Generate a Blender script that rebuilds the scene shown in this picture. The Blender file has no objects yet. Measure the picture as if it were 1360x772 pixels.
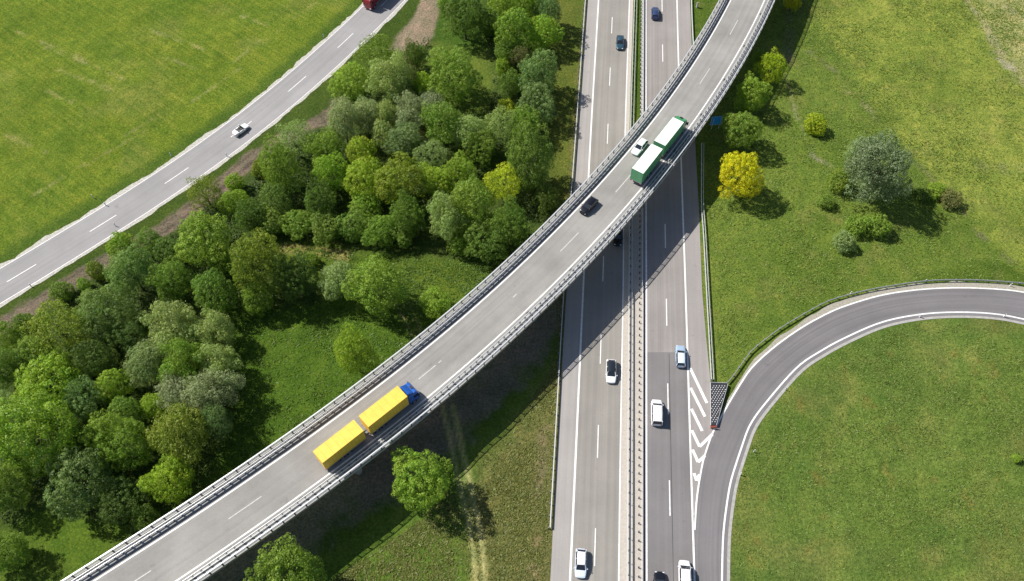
import bpy, bmesh, math, random
import numpy as np
from mathutils import Vector, Matrix

C = bpy.context.scene.collection
scene = bpy.context.scene
R = math.radians

# ------------------------------------------------------------------ camera, sky, sun, exposure
CAM_H, TILT, FPX = 132.0, R(33), 1090.0
cam_d = bpy.data.cameras.new('camera')
cam_d.sensor_width = 36; cam_d.lens = 36 * FPX / 1360
cam_d.clip_start = 1; cam_d.clip_end = 6000
cam = bpy.data.objects.new('camera', cam_d); C.objects.link(cam)
cam.location = (0, 0, CAM_H); cam.rotation_euler = (TILT, 0, 0)
scene.camera = cam

SUN = Vector((-0.83, 0.35, 1.0)).normalized()          # towards the sun
sun_el = math.asin(SUN.z); sun_az = math.atan2(SUN.x, SUN.y)
world = bpy.data.worlds.new('World'); scene.world = world; world.use_nodes = True
wn = world.node_tree.nodes; wl = world.node_tree.links
bg = wn['Background']; sky = wn.new('ShaderNodeTexSky')
sky.sky_type = 'NISHITA'; sky.sun_disc = False
sky.sun_elevation = sun_el; sky.sun_rotation = sun_az
wl.new(sky.outputs[0], bg.inputs[0]); bg.inputs[1].default_value = 0.078
sd = bpy.data.lights.new('sun', 'SUN'); sd.energy = 4.9; sd.angle = R(0.5); sd.color = (1.0, 0.955, 0.88)
so = bpy.data.objects.new('sun', sd); C.objects.link(so)
so.rotation_euler = SUN.to_track_quat('Z', 'Y').to_euler()
vs = scene.view_settings
vs.view_transform = 'Standard'; vs.look = 'None'; vs.gamma = 1; vs.use_curve_mapping = False
vs.exposure = 0.45

# ------------------------------------------------------------------ survey: photo reading -> metres on the plane at height z
_c, _s = math.cos(TILT), math.sin(TILT)
def at(px, py, z=0.0):
    u, v = px - 680, py - 386
    t = (CAM_H - z) / (FPX * _c + v * _s)
    return (u * t, (FPX * _s - v * _c) * t)
def pts(lst, z=0.0): return [at(x, y, z) for x, y in lst]

# ------------------------------------------------------------------ object helpers
def tag(o, label=None, cat=None, group=None, kind=None):
    if label: o['label'] = label
    if cat: o['category'] = cat
    if group: o['group'] = group
    if kind: o['kind'] = kind
    return o
def empty(name, loc, rz=0, label=None, cat=None, group=None):
    o = bpy.data.objects.new(name, None); C.objects.link(o)
    o.empty_display_size = 0.3
    o.location = loc; o.rotation_euler = (0, 0, rz)
    return tag(o, label, cat, group)
def link(name, me, parent=None, loc=None):
    o = bpy.data.objects.new(name, me); C.objects.link(o)
    if parent: o.parent = parent
    if loc: o.location = loc
    return o
class MB:
    """collects shapes, builds ONE mesh object"""
    def __init__(s): s.v = []; s.f = []; s.uv = []; s.sm = []
    def add(s, vs_, fs, smooth=False, uv=None):
        b = len(s.v); s.v += [tuple(p) for p in vs_]
        for k, f in enumerate(fs):
            s.f.append([b + i for i in f]); s.sm.append(smooth)
            s.uv.append([uv[i] for i in f] if uv else [(0, 0)] * len(f))
        return s
    def box(s, x0, x1, y0, y1, z0, z1, M=None, taper=(1, 1)):
        cx, cy = (x0 + x1) / 2, (y0 + y1) / 2
        vs_ = []
        for z, t in ((z0, (1, 1)), (z1, taper)):
            for x, y in ((x0, y0), (x1, y0), (x1, y1), (x0, y1)):
                vs_.append(Vector((cx + (x - cx) * t[0], cy + (y - cy) * t[1], z)))
        if M: vs_ = [M @ p for p in vs_]
        return s.add(vs_, [(3, 2, 1, 0), (4, 5, 6, 7), (0, 1, 5, 4), (1, 2, 6, 5), (2, 3, 7, 6), (3, 0, 4, 7)])
    def cyl(s, p0, p1, r0, r1=None, n=8, cap=True, smooth=True):
        r1 = r0 if r1 is None else r1
        p0, p1 = Vector(p0), Vector(p1); d = (p1 - p0).normalized()
        a = d.orthogonal().normalized(); b = d.cross(a)
        vs_ = []
        for p, r in ((p0, r0), (p1, r1)):
            for k in range(n):
                t = 2 * math.pi * k / n
                vs_.append(p + a * (r * math.cos(t)) + b * (r * math.sin(t)))
        s.add(vs_, [(k, (k + 1) % n, n + (k + 1) % n, n + k) for k in range(n)], smooth)
        if cap:
            s.add(vs_[:n], [tuple(range(n))[::-1]]); s.add(vs_[n:], [tuple(range(n))])
        return s
    def loft(s, secs, smooth=True, caps=True, closed=True):
        n = len(secs[0]); vs_ = [p for q in secs for p in q]; fs = []
        for i in range(len(secs) - 1):
            for k in range(n if closed else n - 1):
                fs.append((i * n + k, i * n + (k + 1) % n, (i + 1) * n + (k + 1) % n, (i + 1) * n + k))
        s.add(vs_, fs, smooth)
        if caps:
            s.add(secs[0], [tuple(range(n))[::-1]], False); s.add(secs[-1], [tuple(range(n))], False)
        return s
    def mesh(s, name, mat):
        me = bpy.data.meshes.new(name)
        me.from_pydata(s.v, [], s.f)
        me.materials.append(mat)
        me.polygons.foreach_set('use_smooth', s.sm)
        ul = me.uv_layers.new(name='UVMap')
        ul.data.foreach_set('uv', [c for f in s.uv for p in f for c in p])
        me.update()
        return me
    def build(s, name, mat, parent=None, bevel=0, recalc=True):
        me = s.mesh(name, mat)
        if bevel or recalc:
            bm = bmesh.new(); bm.from_mesh(me)
            if bevel:
                bmesh.ops.remove_doubles(bm, verts=bm.verts, dist=1e-4)
                bmesh.ops.bevel(bm, geom=[e for e in bm.edges if len(e.link_faces) == 2 and e.calc_face_angle() > 0.5],
                                offset=bevel, segments=2, affect='EDGES')
            bmesh.ops.recalc_face_normals(bm, faces=bm.faces)
            bm.to_mesh(me); bm.free()
        return link(name, me, parent)

# ------------------------------------------------------------------ materials
def mat(name):
    m = bpy.data.materials.new(name); m.use_nodes = True
    n, l = m.node_tree.nodes, m.node_tree.links
    return m, n, l, n['Principled BSDF']
def N(n, t, **kw):
    x = n.new(t)
    for k, v in kw.items():
        if k.startswith('i_'):
            key = k[2:]
            x.inputs[int(key) if key.isdigit() else key.replace('_', ' ')].default_value = v
        else: setattr(x, k, v)
    return x
def ramp(n, l, src, stops):
    r = n.new('ShaderNodeValToRGB'); e = r.color_ramp.elements
    e[0].position, e[0].color = stops[0][0], (*stops[0][1], 1)
    e[1].position, e[1].color = stops[-1][0], (*stops[-1][1], 1)
    for p, c in stops[1:-1]:
        x = e.new(p); x.color = (*c, 1)
    l.new(src, r.inputs[0]); return r
def mixc(n, l, mode, fac, a, b):
    x = n.new('ShaderNodeMix'); x.data_type = 'RGBA'; x.blend_type = mode; x.clamp_result = False
    for sck, val in ((x.inputs[0], fac), (x.inputs[6], a), (x.inputs[7], b)):
        if hasattr(val, 'is_output'): l.new(val, sck)
        else: sck.default_value = val if not isinstance(val, tuple) else (*val, 1) if len(val) == 3 else val
    return x.outputs[2]
def g3(v): return (v, v, v)

def road_mat(name, col, streak=0.12, patch=0.10, grain=0.10):
    m, n, l, p = mat(name)
    tc = N(n, 'ShaderNodeTexCoord'); geo = N(n, 'ShaderNodeNewGeometry')
    mp = N(n, 'ShaderNodeMapping'); mp.inputs['Scale'].default_value = (1.4, 0.012, 1); l.new(tc.outputs['UV'], mp.inputs[0])
    a = N(n, 'ShaderNodeTexNoise', i_Scale=1.0, i_Detail=4.0, i_Roughness=0.6); l.new(mp.outputs[0], a.inputs['Vector'])
    b = N(n, 'ShaderNodeTexNoise', i_Scale=0.11, i_Detail=5.0, i_Roughness=0.62); l.new(geo.outputs['Position'], b.inputs['Vector'])
    c = N(n, 'ShaderNodeTexNoise', i_Scale=5.0, i_Detail=4.0, i_Roughness=0.75); l.new(geo.outputs['Position'], c.inputs['Vector'])
    ra = ramp(n, l, a.outputs[0], [(0.3, g3(1 - streak)), (0.7, g3(1 + streak))])
    rb = ramp(n, l, b.outputs[0], [(0.3, g3(1 - patch)), (0.7, g3(1 + patch))])
    rc = ramp(n, l, c.outputs[0], [(0.25, g3(1 - grain)), (0.75, g3(1 + grain))])
    x = mixc(n, l, 'MULTIPLY', 1.0, col, ra.outputs[0]); x = mixc(n, l, 'MULTIPLY', 1.0, x, rb.outputs[0])
    x = mixc(n, l, 'MULTIPLY', 1.0, x, rc.outputs[0])
    # small oil drips and repairs
    d = N(n, 'ShaderNodeTexNoise', i_Scale=0.55, i_Detail=3.0); l.new(geo.outputs['Position'], d.inputs['Vector'])
    rd = ramp(n, l, d.outputs[0], [(0.66, g3(1.0)), (0.74, g3(0.86))])
    x = mixc(n, l, 'MULTIPLY', 1.0, x, rd.outputs[0])
    l.new(x, p.inputs['Base Color']); p.inputs['Roughness'].default_value = 0.85
    p.inputs['Specular IOR Level'].default_value = 0.3
    return m
def plain(name, col, rough=0.6, metal=0.0, var=0.0, scale=3.0, spec=0.5, coat=0.0):
    m, n, l, p = mat(name)
    p.inputs['Roughness'].default_value = rough; p.inputs['Metallic'].default_value = metal
    p.inputs['Specular IOR Level'].default_value = spec; p.inputs['Coat Weight'].default_value = coat
    p.inputs['Coat Roughness'].default_value = 0.08
    geo = N(n, 'ShaderNodeNewGeometry')
    a = N(n, 'ShaderNodeTexNoise', i_Scale=scale, i_Detail=4.0, i_Roughness=0.65); l.new(geo.outputs['Position'], a.inputs['Vector'])
    ra = ramp(n, l, a.outputs[0], [(0.3, g3(1 - var)), (0.7, g3(1 + var))])
    l.new(mixc(n, l, 'MULTIPLY', 1.0, col, ra.outputs[0]), p.inputs['Base Color'])
    return m

M = {}
M['asphalt_warm'] = road_mat('asphalt_warm', (0.245, 0.230, 0.208))
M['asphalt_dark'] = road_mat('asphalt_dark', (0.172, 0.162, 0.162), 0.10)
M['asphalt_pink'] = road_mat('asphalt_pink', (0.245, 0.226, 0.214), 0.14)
M['asphalt_shoulder'] = road_mat('asphalt_shoulder', (0.31, 0.29, 0.275), 0.08, 0.08)
M['asphalt_ramp'] = road_mat('asphalt_ramp', (0.158, 0.150, 0.154), 0.16)
M['asphalt_country'] = road_mat('asphalt_country', (0.265, 0.255, 0.255), 0.10)
M['asphalt_deck'] = road_mat('asphalt_deck', (0.256, 0.246, 0.230), 0.10, 0.17)
M['concrete'] = plain('concrete', (0.37, 0.355, 0.33), 0.85, var=0.2, scale=1.2)
M['concrete_edge'] = plain('concrete_edge', (0.33, 0.32, 0.30), 0.85, var=0.18, scale=1.5)
M['concrete_median'] = plain('concrete_median', (0.40, 0.365, 0.32), 0.9, var=0.14, scale=2.5)
M['gutter'] = plain('gutter', (0.20, 0.20, 0.20), 0.8, var=0.15)
M['paint'] = plain('road_paint', (0.72, 0.71, 0.69), 0.6, var=0.17, scale=2.0)
M['paint_worn'] = plain('road_paint_worn', (0.50, 0.485, 0.46), 0.7, var=0.18, scale=3.0)
M['steel'] = plain('galvanised_steel', (0.62, 0.63, 0.63), 0.45, metal=0.35, var=0.08)
M['steel_dull'] = plain('dull_steel', (0.30, 0.31, 0.32), 0.6, metal=0.3, var=0.1)
M['steel_dark'] = plain('dark_steel', (0.085, 0.09, 0.10), 0.6, metal=0.2)
M['gravel'] = plain('white_gravel', (0.40, 0.385, 0.34), 0.95, var=0.42, scale=3.0)
M['gravel_dull'] = plain('dull_gravel', (0.30, 0.28, 0.23), 0.95, var=0.3, scale=3.0)
M['tyre'] = plain('tyre_rubber', (0.018, 0.018, 0.02), 0.8)
M['rim'] = plain('wheel_rim', (0.45, 0.46, 0.48), 0.35, metal=0.7)
M['glass'] = plain('car_glass', (0.016, 0.02, 0.028), 0.05, spec=0.8)
M['headlight'] = plain('headlight', (0.75, 0.78, 0.82), 0.15, spec=0.8)
M['taillight'] = plain('taillight', (0.35, 0.015, 0.015), 0.25)
M['trim'] = plain('black_trim', (0.02, 0.021, 0.023), 0.5)
M['chassis'] = plain('truck_chassis', (0.035, 0.035, 0.04), 0.7, var=0.2)
M['white_plastic'] = plain('white_plastic', (0.8, 0.8, 0.8), 0.5)
M['black_plastic'] = plain('black_plastic', (0.03, 0.03, 0.035), 0.5)
M['bark'] = plain('bark', (0.09, 0.075, 0.055), 0.9, var=0.3)
def paintm(name, col, coat=0.6, metal=0.0, rough=0.35):
    M[name] = plain(name, col, rough, metal=metal, var=0.03, coat=coat); return M[name]
paintm('body_white', (0.76, 0.77, 0.79)); paintm('body_ice', (0.60, 0.68, 0.80)); paintm('body_silverblue', (0.36, 0.47, 0.60), metal=0.2)
paintm('body_black', (0.008, 0.009, 0.014), coat=0.0, rough=0.25); paintm('body_navy', (0.03, 0.055, 0.15), metal=0.3); paintm('body_petrol', (0.03, 0.075, 0.11), metal=0.3)
paintm('body_mint', (0.74, 0.80, 0.77)); paintm('cab_blue', (0.012, 0.10, 0.42)); paintm('cab_red', (0.26, 0.010, 0.025)); paintm('cab_green', (0.05, 0.25, 0.10))
M['tarp_yellow'] = plain('tarp_yellow', (0.78, 0.50, 0.06), 0.55, var=0.09, scale=0.9)
M['tarp_green'] = plain('tarp_green', (0.115, 0.35, 0.165), 0.55, var=0.08, scale=1.5)
M['tarp_white'] = plain('tarp_white', (0.78, 0.80, 0.78), 0.6, var=0.04, scale=1.2)
M['tarp_red'] = plain('tarp_red', (0.27, 0.015, 0.03), 0.55, var=0.08)
M['strap_yellow'] = plain('strap_yellow', (0.62, 0.40, 0.04), 0.6)
M['strap_green'] = plain('strap_green', (0.07, 0.24, 0.11), 0.6)
M['sign_blue'] = plain('sign_blue', (0.03, 0.34, 0.95), 0.4)

# foliage: colour of each tree comes from its object colour, leaf clumps vary
def leaf_mat(name, trans=0.40, rough=0.55, var=0.32):
    m, n, l, p = mat(name)
    oi = N(n, 'ShaderNodeObjectInfo'); geo = N(n, 'ShaderNodeNewGeometry')
    at_ = N(n, 'ShaderNodeAttribute', attribute_name='leafvar')
    hs = N(n, 'ShaderNodeHueSaturation')
    l.new(oi.outputs['Color'], hs.inputs['Color'])
    sep = N(n, 'ShaderNodeSeparateColor'); l.new(at_.outputs['Color'], sep.inputs[0])
    mv = N(n, 'ShaderNodeMapRange'); mv.inputs['To Min'].default_value = 1 - var; mv.inputs['To Max'].default_value = 1 + var
    l.new(sep.outputs[0], mv.inputs['Value']); l.new(mv.outputs[0], hs.inputs['Value'])
    mh = N(n, 'ShaderNodeMapRange'); mh.inputs['To Min'].default_value = 0.480; mh.inputs['To Max'].default_value = 0.518
    l.new(sep.outputs[1], mh.inputs['Value']); l.new(mh.outputs[0], hs.inputs['Hue'])
    l.new(hs.outputs[0], p.inputs['Base Color'])
    p.inputs['Roughness'].default_value = rough; p.inputs['Specular IOR Level'].default_value = 0.35
    tr = N(n, 'ShaderNodeBsdfTranslucent')
    tcol = mixc(n, l, 'MULTIPLY', 1.0, hs.outputs[0], (1.15, 1.25, 0.55)); l.new(tcol, tr.inputs[0])
    mx = N(n, 'ShaderNodeMixShader', i_0=trans)
    l.new(p.outputs[0], mx.inputs[1]); l.new(tr.outputs[0], mx.inputs[2])
    l.new(mx.outputs[0], n['Material Output'].inputs[0])
    return m
M['leaf'] = leaf_mat('leaf'); M['leaf_willow'] = leaf_mat('leaf_willow', 0.34, 0.5, 0.25)

# ground: colour zones held in a vertex attribute, grain from noise
def ground_mat():
    m, n, l, p = mat('ground')
    geo = N(n, 'ShaderNodeNewGeometry')
    a = N(n, 'ShaderNodeAttribute', attribute_name='zone'); st = N(n, 'ShaderNodeAttribute', attribute_name='streak')
    def noise(sc, det, rough=0.6, rot=None, scl=None):
        t = N(n, 'ShaderNodeTexNoise', i_Scale=sc, i_Detail=det, i_Roughness=rough)
        if scl:
            mp = N(n, 'ShaderNodeMapping'); mp.inputs['Rotation'].default_value = (0, 0, rot)
            mp.inputs['Scale'].default_value = scl
            # rotate first, then stretch
            mp.vector_type = 'TEXTURE'
            mp.inputs['Scale'].default_value = tuple(1 / q for q in scl)
            l.new(geo.outputs['Position'], mp.inputs[0]); l.new(mp.outputs[0], t.inputs['Vector'])
        else: l.new(geo.outputs['Position'], t.inputs['Vector'])
        return t.outputs[0]
    x = a.outputs['Color']
    x = mixc(n, l, 'MULTIPLY', 1.0, x, ramp(n, l, noise(0.045, 6, 0.65), [(0.3, (0.80, 0.86, 0.8)), (0.7, (1.22, 1.12, 1.25))]).outputs[0])
    x = mixc(n, l, 'MULTIPLY', 1.0, x, ramp(n, l, noise(0.30, 7, 0.75), [(0.30, (0.66, 0.78, 0.72)), (0.5, (1, 1, 1)), (0.70, (1.42, 1.22, 1.3))]).outputs[0])
    x = mixc(n, l, 'MULTIPLY', 1.0, x, ramp(n, l, noise(2.4, 6, 0.8), [(0.32, g3(0.50)), (0.5, g3(1.0)), (0.68, (1.55, 1.45, 1.5))]).outputs[0])
    # pale dry flecks
    fl = ramp(n, l, noise(3.1, 3, 0.6), [(0.63, g3(0)), (0.74, g3(1))])
    x2 = mixc(n, l, 'MIX', 0.35, x, (0.26, 0.25, 0.12))
    x = mixc(n, l, 'MIX', fl.outputs[0], x, x2)
    # mowing streaks, two directions
    s1 = ramp(n, l, noise(1.5, 5, 0.65, R(-38), (0.030, 1.0, 1)), [(0.33, (0.76, 0.87, 0.85)), (0.5, (1, 1, 1)), (0.67, (1.30, 1.13, 1.45))])
    x = mixc(n, l, 'MIX', st.outputs['Color'], x, mixc(n, l, 'MULTIPLY', 1.0, x, s1.outputs[0]))
    l.new(x, p.inputs['Base Color'])
    p.inputs['Roughness'].default_value = 0.95; p.inputs['Specular IOR Level'].default_value = 0.1
    bu = N(n, 'ShaderNodeBump', i_Strength=0.9, i_Distance=0.35); l.new(noise(1.6, 6, 0.8), bu.inputs['Height'])
    l.new(bu.outputs[0], p.inputs['Normal'])
    return m
M['ground'] = ground_mat()

# ------------------------------------------------------------------ polyline tools
def arr(P): return np.array([(p[0], p[1]) for p in P], float)
def resample(P, step=None, n=None, smooth=True):
    P = arr(P)
    if smooth and len(P) > 2:                       # Catmull-Rom
        Q = np.vstack([2 * P[0] - P[1], P, 2 * P[-1] - P[-2]]); out = []
        for i in range(1, len(Q) - 2):
            p0, p1, p2, p3 = Q[i - 1:i + 3]
            for t in np.linspace(0, 1, 13)[:-1]:
                out.append(0.5 * ((2 * p1) + (-p0 + p2) * t + (2 * p0 - 5 * p1 + 4 * p2 - p3) * t ** 2 + (-p0 + 3 * p1 - 3 * p2 + p3) * t ** 3))
        out.append(Q[-2]); P = np.array(out)
    d = np.r_[0, np.cumsum(np.hypot(*np.diff(P, axis=0).T))]
    if n is None: n = max(2, int(round(d[-1] / step)) + 1)
    s = np.linspace(0, d[-1], n)
    return np.c_[np.interp(s, d, P[:, 0]), np.interp(s, d, P[:, 1])]
def tang(P):
    t = np.gradient(P, axis=0); return t / np.hypot(t[:, 0], t[:, 1])[:, None]
def offset(P, d):                                   # +d to the right of travel
    t = tang(P); nrm = np.c_[t[:, 1], -t[:, 0]]
    return P + nrm * (np.asarray(d)[..., None] if np.ndim(d) else d)
def extend(P, a, b):
    P = arr(P); t0 = P[0] - P[1]; t1 = P[-1] - P[-2]
    t0 /= np.hypot(*t0); t1 /= np.hypot(*t1)
    return np.vstack([P[0] + t0 * a, P, P[-1] + t1 * b])
def ext(P, a, b, step=2.0): return resample(extend(resample(P, step=step), a, b), step=step, smooth=False)
def zf(z): return z if callable(z) else (lambda x, y: z)
def band_mb(A, B, z, mb=None, step=None):
    mb = mb or MB(); z = zf(z); nn = len(A)
    v, uv = [], []; s = 0
    for i in range(nn):
        if i: s += float(np.hypot(*(A[i] - A[i - 1])))
        w = float(np.hypot(*(A[i] - B[i])))
        v += [(A[i][0], A[i][1], z(*A[i])), (B[i][0], B[i][1], z(*B[i]))]; uv += [(0, s), (w, s)]
    f = [(2 * i, 2 * i + 1, 2 * i + 3, 2 * i + 2) for i in range(nn - 1)]
    return mb.add(v, f, False, uv)
def fix_up(o):
    me = o.data; bm = bmesh.new(); bm.from_mesh(me)
    fl = [f for f in bm.faces if f.normal.z < 0]
    if fl: bmesh.ops.reverse_faces(bm, faces=fl)
    bm.to_mesh(me); bm.free(); return o
def band(name, A, B, z, m, kind='structure', parent=None):
    n = max(2, int(max(np.hypot(*np.diff(A, axis=0).T).sum(), 2) / 1.5))
    A, B = resample(A, n=n, smooth=False), resample(B, n=n, smooth=False)
    o = fix_up(band_mb(A, B, z).build(name, m, parent, recalc=False))
    if kind: o['kind'] = kind
    return o
def line_mb(mb, P, w, z): P = resample(P, step=1.5, smooth=False); return band_mb(offset(P, -w / 2), offset(P, w / 2), z, mb)
def dashes_mb(mb, P, w, z, first, dash=6, period=18, n=60):
    d = np.r_[0, np.cumsum(np.hypot(*np.diff(P, axis=0).T))]
    for k in range(-n, n):
        s0 = first + k * period
        if s0 < 0 or s0 + dash > d[-1]: continue
        s = np.linspace(s0, s0 + dash, 5)
        line_mb(mb, np.c_[np.interp(s, d, P[:, 0]), np.interp(s, d, P[:, 1])], w, z)
def along(P, q):                                    # arc position nearest to point q
    d = np.r_[0, np.cumsum(np.hypot(*np.diff(P, axis=0).T))]
    return d[np.hypot(*(P - np.array(q)).T).argmin()]
# ------------------------------------------------------------------ road layout in metres
ROWS = [0, 193, 386, 579, 772]
def vline(xs, rows=ROWS):
    return ext(pts(list(zip(xs, rows))), 90, 60)        # runs from far to near
MW_L0 = vline([780, 765.3, 752.5, 741, 730.8])       # west pavement edge
MW_L1 = vline([795, 783.8, 774.5, 765.8, 757])
MW_LD = vline([814, 806.5, 800.2, 794.3, 789])
MW_L2 = vline([836, 829.8, 827.5, 824.2, 821.7])
MW_R1 = vline([857.8, 857.8, 858.4, 858.4, 858.7])
MW_RD = vline([879.2, 881.6, 884.8, 888, 891.5])
MW_R2 = vline([899, 904, 910.5, 916.4, 922.5])
MW_R3 = vline([916.5, 923.5, 932.5, 950, 966])
RAIL_W = vline([842, 836.3, 834.5, 833.2, 832.0])
RAIL_W2 = vline([842.5, 839.5, 838.8, 838.2, 838])
RAIL_E = vline([853.8, 852.7, 852.2, 851.8, 851.5])

rampL = pts([(922.5, 704), (925.7, 660), (932.8, 617), (938.5, 597), (945.6, 577), (954, 561), (965.6, 539.8), (982.7, 511.3), (999.8, 487), (1028, 461.4),
             (1059.7, 438.5), (1090, 421), (1120, 407.5), (1170, 392.5), (1220, 385), (1270, 382.5), (1320, 384), (1360, 388.5), (1420, 402), (1500, 432), (1570, 475)])
rampR = pts([(958.8, 772), (959.5, 734), (961, 704), (965, 671.5), (970, 641.5), (977.5, 616.5), (985, 594), (997, 562.6), (1022.6, 528.4), (1059.7, 487), (1090, 466.5),
             (1120, 450), (1170, 428.5), (1220, 418), (1270, 414.8), (1320, 417), (1360, 424.3), (1420, 440), (1480, 466), (1530, 500)])
RAMP_R = ext(rampR, 60, 0, 1.5)
RAMP_L = resample(rampL, step=1.5)

CR_U = ext(pts([(0, 360.5), (75, 316.8), (120, 286.8), (175, 251.8), (261, 194), (340, 133.2), (390, 92.5), (427.5, 60), (465, 25.5), (483.8, 7)]), 60, 70)
CR_L = (ext(pts([(0, 401), (23.8, 387), (100, 338), (155, 303), (200, 278), (252.5, 243), (322.5, 193), (340, 178.8), (377.5, 151), (447.5, 87.5), (490, 50), (535, 2.5)]), 60, 70))
_n = 160
CRU = resample(CR_U, n=_n, smooth=False); CRL = resample(CR_L, n=_n, smooth=False); CR_C = (CRU + CRL) / 2
CR_W = float(np.median(np.hypot(*(CRU - CRL).T)))
CR_C = resample(CR_C, n=14, smooth=False); CR_C = resample(CR_C, step=2.0)   # smoothed centreline

# viaduct centreline, from both edge lines
def zd(x, y):
    t = min(1, max(0, (-x) / 45)); return 9 + 0.9 * t * t * (3 - 2 * t)
def on_deck(p, dz=0):
    z = 9
    for _ in range(4):
        x, y = at(*p, z + dz); z = zd(x, y)
    return x, y
LE = [(125,771.5),(175,740),(235,700),(340,633),(415,578.7),(490,526),(545.7,479.6),(565,463.5),(636,401),(680,363),(715.7,330),(765,278),(780,260.5),(835,200.5),(850,182.5),(900,112),(931,68.4),(954.4,31),(971,0)]
RE = [(232.5,771.5),(340,699),(415,642.8),(447.5,622.8),(572.5,523.5),(624,478.7),(680,429.8),(725,385.5),(760,353),(805,310.5),(860,240.5),(917.5,167.5),(949.8,119.8),(967.5,95),(993,48),(1015,0)]
def side_fit(P, d):
    A = arr([on_deck(p) for p in P]); f = np.polyfit((A[:, 1] - 100) / 60, A[:, 0], 4)
    ys = np.linspace(A[:, 1].min(), A[:, 1].max(), 60)
    return offset(np.c_[np.polyval(f, (ys - 100) / 60), ys], d)
_a = np.vstack([side_fit(LE, 3.55), side_fit(RE, -3.55)])
_f = np.polyfit((_a[:, 1] - 100) / 60, _a[:, 0], 4)
_ys = np.linspace(30, 166, 60)
DECK = resample(extend(np.c_[np.polyval(_f, (_ys - 100) / 60), _ys], 70, 70), step=1.0, smooth=False)

# ------------------------------------------------------------------ ground sheet with relief and colour zones
def inpoly(P, X, Y):
    P = arr(P); r = np.zeros(X.shape, bool); j = len(P) - 1
    for i in range(len(P)):
        xi, yi = P[i]; xj, yj = P[j]
        c = ((yi > Y) != (yj > Y)) & (X < (xj - xi) * (Y - yi) / (yj - yi + 1e-12) + xi)
        r ^= c; j = i
    return r
def dist(P, X, Y, closed=False):
    P = arr(P)
    if closed: P = np.vstack([P, P[:1]])
    D = np.full(X.shape, 1e9)
    for a, b in zip(P[:-1], P[1:]):
        d = b - a; L2 = (d ** 2).sum() + 1e-9
        t = np.clip(((X - a[0]) * d[0] + (Y - a[1]) * d[1]) / L2, 0, 1)
        D = np.minimum(D, np.hypot(X - a[0] - t * d[0], Y - a[1] - t * d[1]))
    return D
rng = np.random.default_rng(7)
def vnoise(X, Y, cell, seed):
    r = np.random.default_rng(seed); g = r.random((256, 256))
    x, y = X / cell + 1000, Y / cell + 1000
    xi, yi = np.floor(x).astype(int), np.floor(y).astype(int); fx, fy = x - xi, y - yi
    fx, fy = fx * fx * (3 - 2 * fx), fy * fy * (3 - 2 * fy)
    q = lambda i, j: g[i % 256, j % 256]
    return (q(xi, yi) * (1 - fx) + q(xi + 1, yi) * fx) * (1 - fy) + (q(xi, yi + 1) * (1 - fx) + q(xi + 1, yi + 1) * fx) * fy
xs = np.r_[-3000, -1500, -700, -400, -260, -200, np.arange(-170, 170.1, 0.55), 200, 260, 400, 700, 1500, 3000]
ys = np.r_[-2500, -1000, -400, -150, -60, -10, np.arange(12, 215.1, 0.55), 250, 320, 450, 700, 1200, 2200, 4000]
X, Y = np.meshgrid(xs, ys)
nz = lambda c, s: vnoise(X, Y, c, s) * 0.6 + vnoise(X, Y, c / 2.3, s + 50) * 0.4
wob = (nz(3.0, 1) - 0.5) * 2.2 + (nz(1.1, 2) - 0.5) * 1.2
col = np.zeros(X.shape + (3,)); streak = np.zeros(X.shape)
def mixz(mask, c):
    m_ = np.clip(mask, 0, 1)[..., None]; col[:] = col * (1 - m_) + np.array(c) * m_
def zone(poly, c, soft=1.2, w=1.0, z=0):
    P = pts(poly, z); ins = inpoly(P, X, Y); d = dist(P, X, Y, True); sd_ = np.where(ins, d, -d) + wob * w
    mask = np.clip(sd_ / soft + 0.5, 0, 1); mixz(mask, c); return mask
def path(line, w, c, soft=0.6, strength=1.0, ragged=0.6, breakup=0.0):
    d = dist(pts(line), X, Y) + wob * ragged
    m_ = np.clip((w / 2 - d) / soft + 0.5, 0, 1) * strength
    if breakup: m_ *= np.clip((nz(2.0, 9) - breakup) * 5, 0, 1)
    mixz(m_, c); return m_
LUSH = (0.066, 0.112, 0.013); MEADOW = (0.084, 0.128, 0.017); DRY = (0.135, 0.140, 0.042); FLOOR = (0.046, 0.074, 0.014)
FIELD = (0.112, 0.163, 0.014); YFIELD = (0.178, 0.224, 0.036); BANK = (0.047, 0.080, 0.011); SOIL = (0.155, 0.128, 0.088)
col[:] = LUSH
# left field beyond the country road
big = 600
road_side = dist(CR_C, X, Y)
Pf = np.vstack([CR_C, [[-big, 900], [-big, -300]]])
Pf = np.vstack([extend(CR_C, 400, 600), [[-900, 1200], [-1500, -300]]])
left_of = inpoly(Pf, X, Y)
fm = np.where(left_of, np.clip((road_side - 5.6 + wob * 0.8) / 3.0, 0, 1), 0)
mixz(fm, FIELD); streak = np.maximum(streak, fm)
dark = np.clip((nz(14, 21) - 0.52) * 4, 0, 1) * fm; mixz(dark * 0.40, (0.072, 0.132, 0.012))
dark = np.clip((nz(9, 22) - 0.55) * 4, 0, 1) * fm; mixz(dark * 0.45, (0.150, 0.180, 0.035))
mixz(np.where(left_of, np.clip(1 - np.abs(road_side - 6.3 + wob * 0.5) / 1.8, 0, 1) * 0.75, 0), (0.055, 0.105, 0.012))
# bank between country road and the dirt track
bm_ = np.where(~left_of, np.clip((15 - road_side) / 4, 0, 1), 0); mixz(bm_, BANK)
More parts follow.
